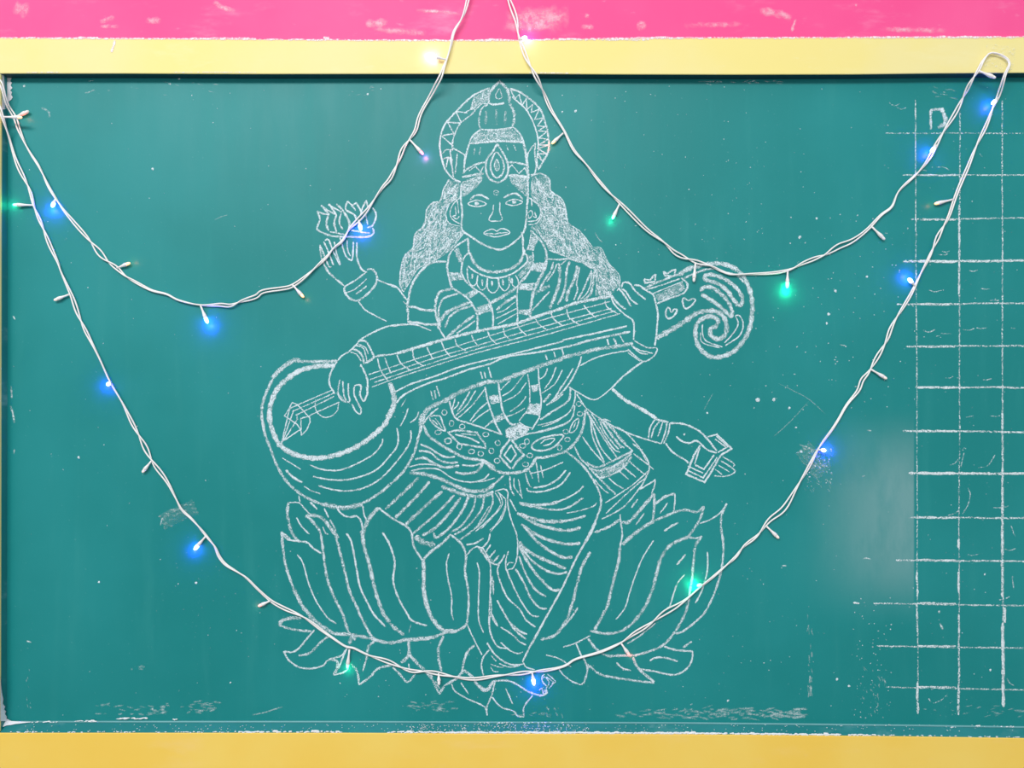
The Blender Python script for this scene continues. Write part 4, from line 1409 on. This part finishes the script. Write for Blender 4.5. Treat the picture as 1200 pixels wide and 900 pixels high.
def lathe(base, axis, prof, sides=10):
    up = Vector((0, 1, 0)) if abs(axis.y) < .8 else Vector((1, 0, 0))
    a = axis.cross(up).normalized(); b = axis.cross(a).normalized(); v, f = [], []
    for h, r in prof:
        for k in range(sides):
            t = 2 * math.pi * k / sides; v.append(base + axis * h + (a * math.cos(t) + b * math.sin(t)) * r)
    for i in range(len(prof) - 1):
        for k in range(sides):
            k2 = (k + 1) % sides; f.append((i * sides + k, i * sides + k2, (i + 1) * sides + k2, (i + 1) * sides + k))
    f.append(tuple(range(sides))[::-1]); f.append(tuple((len(prof) - 1) * sides + k for k in range(sides)))
    return v, f
for (bx, by), (tx, ty), kind, lean in BULBS:
    d0 = wire_depth(bx, by) + .0006
    tipd = d0 + lean + .001
    if ty < 95: tipd = max(tipd, DY + .0045)
    p0, p1 = W(bx, by, d0), W(tx, ty, tipd)
    ax = p1 - p0; Lh = ax.length; ax.normalize()
    lit = kind in ('blue', 'softblue', 'glowgreen', 'violet')
    rb = .0033 if lit else .0026
    hb = min(.011 if lit else .0075, Lh * .5)
    h0 = Lh - hb
    prof = [(0, .0016), (h0 * .35, .0016), (h0 * .55, .0021), (h0 * .8, .0032), (h0, .0034), (h0 + .0005, .0030)]
    v, f = lathe(T3(p0), ax, prof)
    sk = link('bulb_socket', mesh('bulb_socket', v, f, True), M_wire, sl)
    prof = [(h0, rb * .8)] + [(h0 + hb * t, rb * math.sqrt(max(.02, 1 - (max(0, t - .45) / .55) ** 2))) for t in (.12, .3, .45, .62, .78, .9, .97, 1.0)]
    v, f = lathe(T3(p0), ax, prof)
    bu = link('bulb', mesh('bulb', v, f, True), BM[kind], sk)
    bu['label'] = {'blue': 'lit blue', 'softblue': 'lit blue', 'green': 'lit green', 'glowgreen': 'lit green', 'pink': 'lit pink', 'amber': 'dim amber', 'red': 'dim red', 'warm': 'dim warm white', 'off': 'unlit clear', 'violet': 'lit violet'}[kind] + ' bulb tip'
    col, e, pw = KIND[kind]
    if pw:
        lg = bpy.data.lights.new('bulb_light', 'POINT'); lg.color = {'blue': (.10, .03, 1), 'softblue': (.05, .04, 1), 'amber': (1, .12, .02)}.get(kind, col); lg.energy = pw; lg.shadow_soft_size = .0025
        lo_ = bpy.data.objects.new('bulb_light', lg); COL.objects.link(lo_); lo_.parent = sk
        sd = Vector((tx - bx, 0, by - ty)).normalized()
        lp = W(tx, ty, (DY if ty < 86 else 0) + .0068) + sd * .0045
        lo_.location = T3(lp)

# ------------------------------------------------------------------ clear sticky tape holding the wire
def tape(label, cx, cy, w, h, ang, d, ragged=1.2):
    pts = []; n = 9
    for (x0, y0), (x1, y1) in (((-w, -h), (w, -h)), ((w, -h), (w, h)), ((w, h), (-w, h)), ((-w, h), (-w, -h))):
        for i in range(n):
            t = i / n; pts.append((x0 + (x1 - x0) * t + random.uniform(-ragged, ragged), y0 + (y1 - y0) * t + random.uniform(-ragged, ragged)))
    c, s_ = math.cos(ang), math.sin(ang)
    P = [(cx + x * c - y * s_, cy + x * s_ + y * c) for x, y in pts]
    v = [W(x, y, d + random.uniform(0, .0008)) for x, y in P] + [W(cx, cy, d + .0045)]
    mid = [W(cx + (x - cx) * .5, cy + (y - cy) * .5, d + .0035 + random.uniform(0, .0012)) for x, y in P]
    m = len(P); v = v[:m] + mid + v[m:]
    f = [(i, (i + 1) % m, m + (i + 1) % m, m + i) for i in range(m)] + [(m + i, m + (i + 1) % m, 2 * m) for i in range(m)]
    o = link('clear_tape', mesh('clear_tape', v, f), M_tape)
    so = o.modifiers.new('thick', 'SOLIDIFY'); so.thickness = .00015
    o['label'] = label; o['category'] = 'tape'; o['group'] = 'clear tape holding the light string'
    return o
tape('crumpled clear tape over the wire loop on the yellow top border', 1172, 67, 17, 14, .15, DY + .0004)
tape('clear tape scrap on the long swag between two bulbs near the lotus petals', 209, 603, 22, 9, -.45, .0003)
tape('clear tape scrap on the swag beside a lit blue bulb above the wiped patch', 953, 540, 20, 11, .9, .0003)
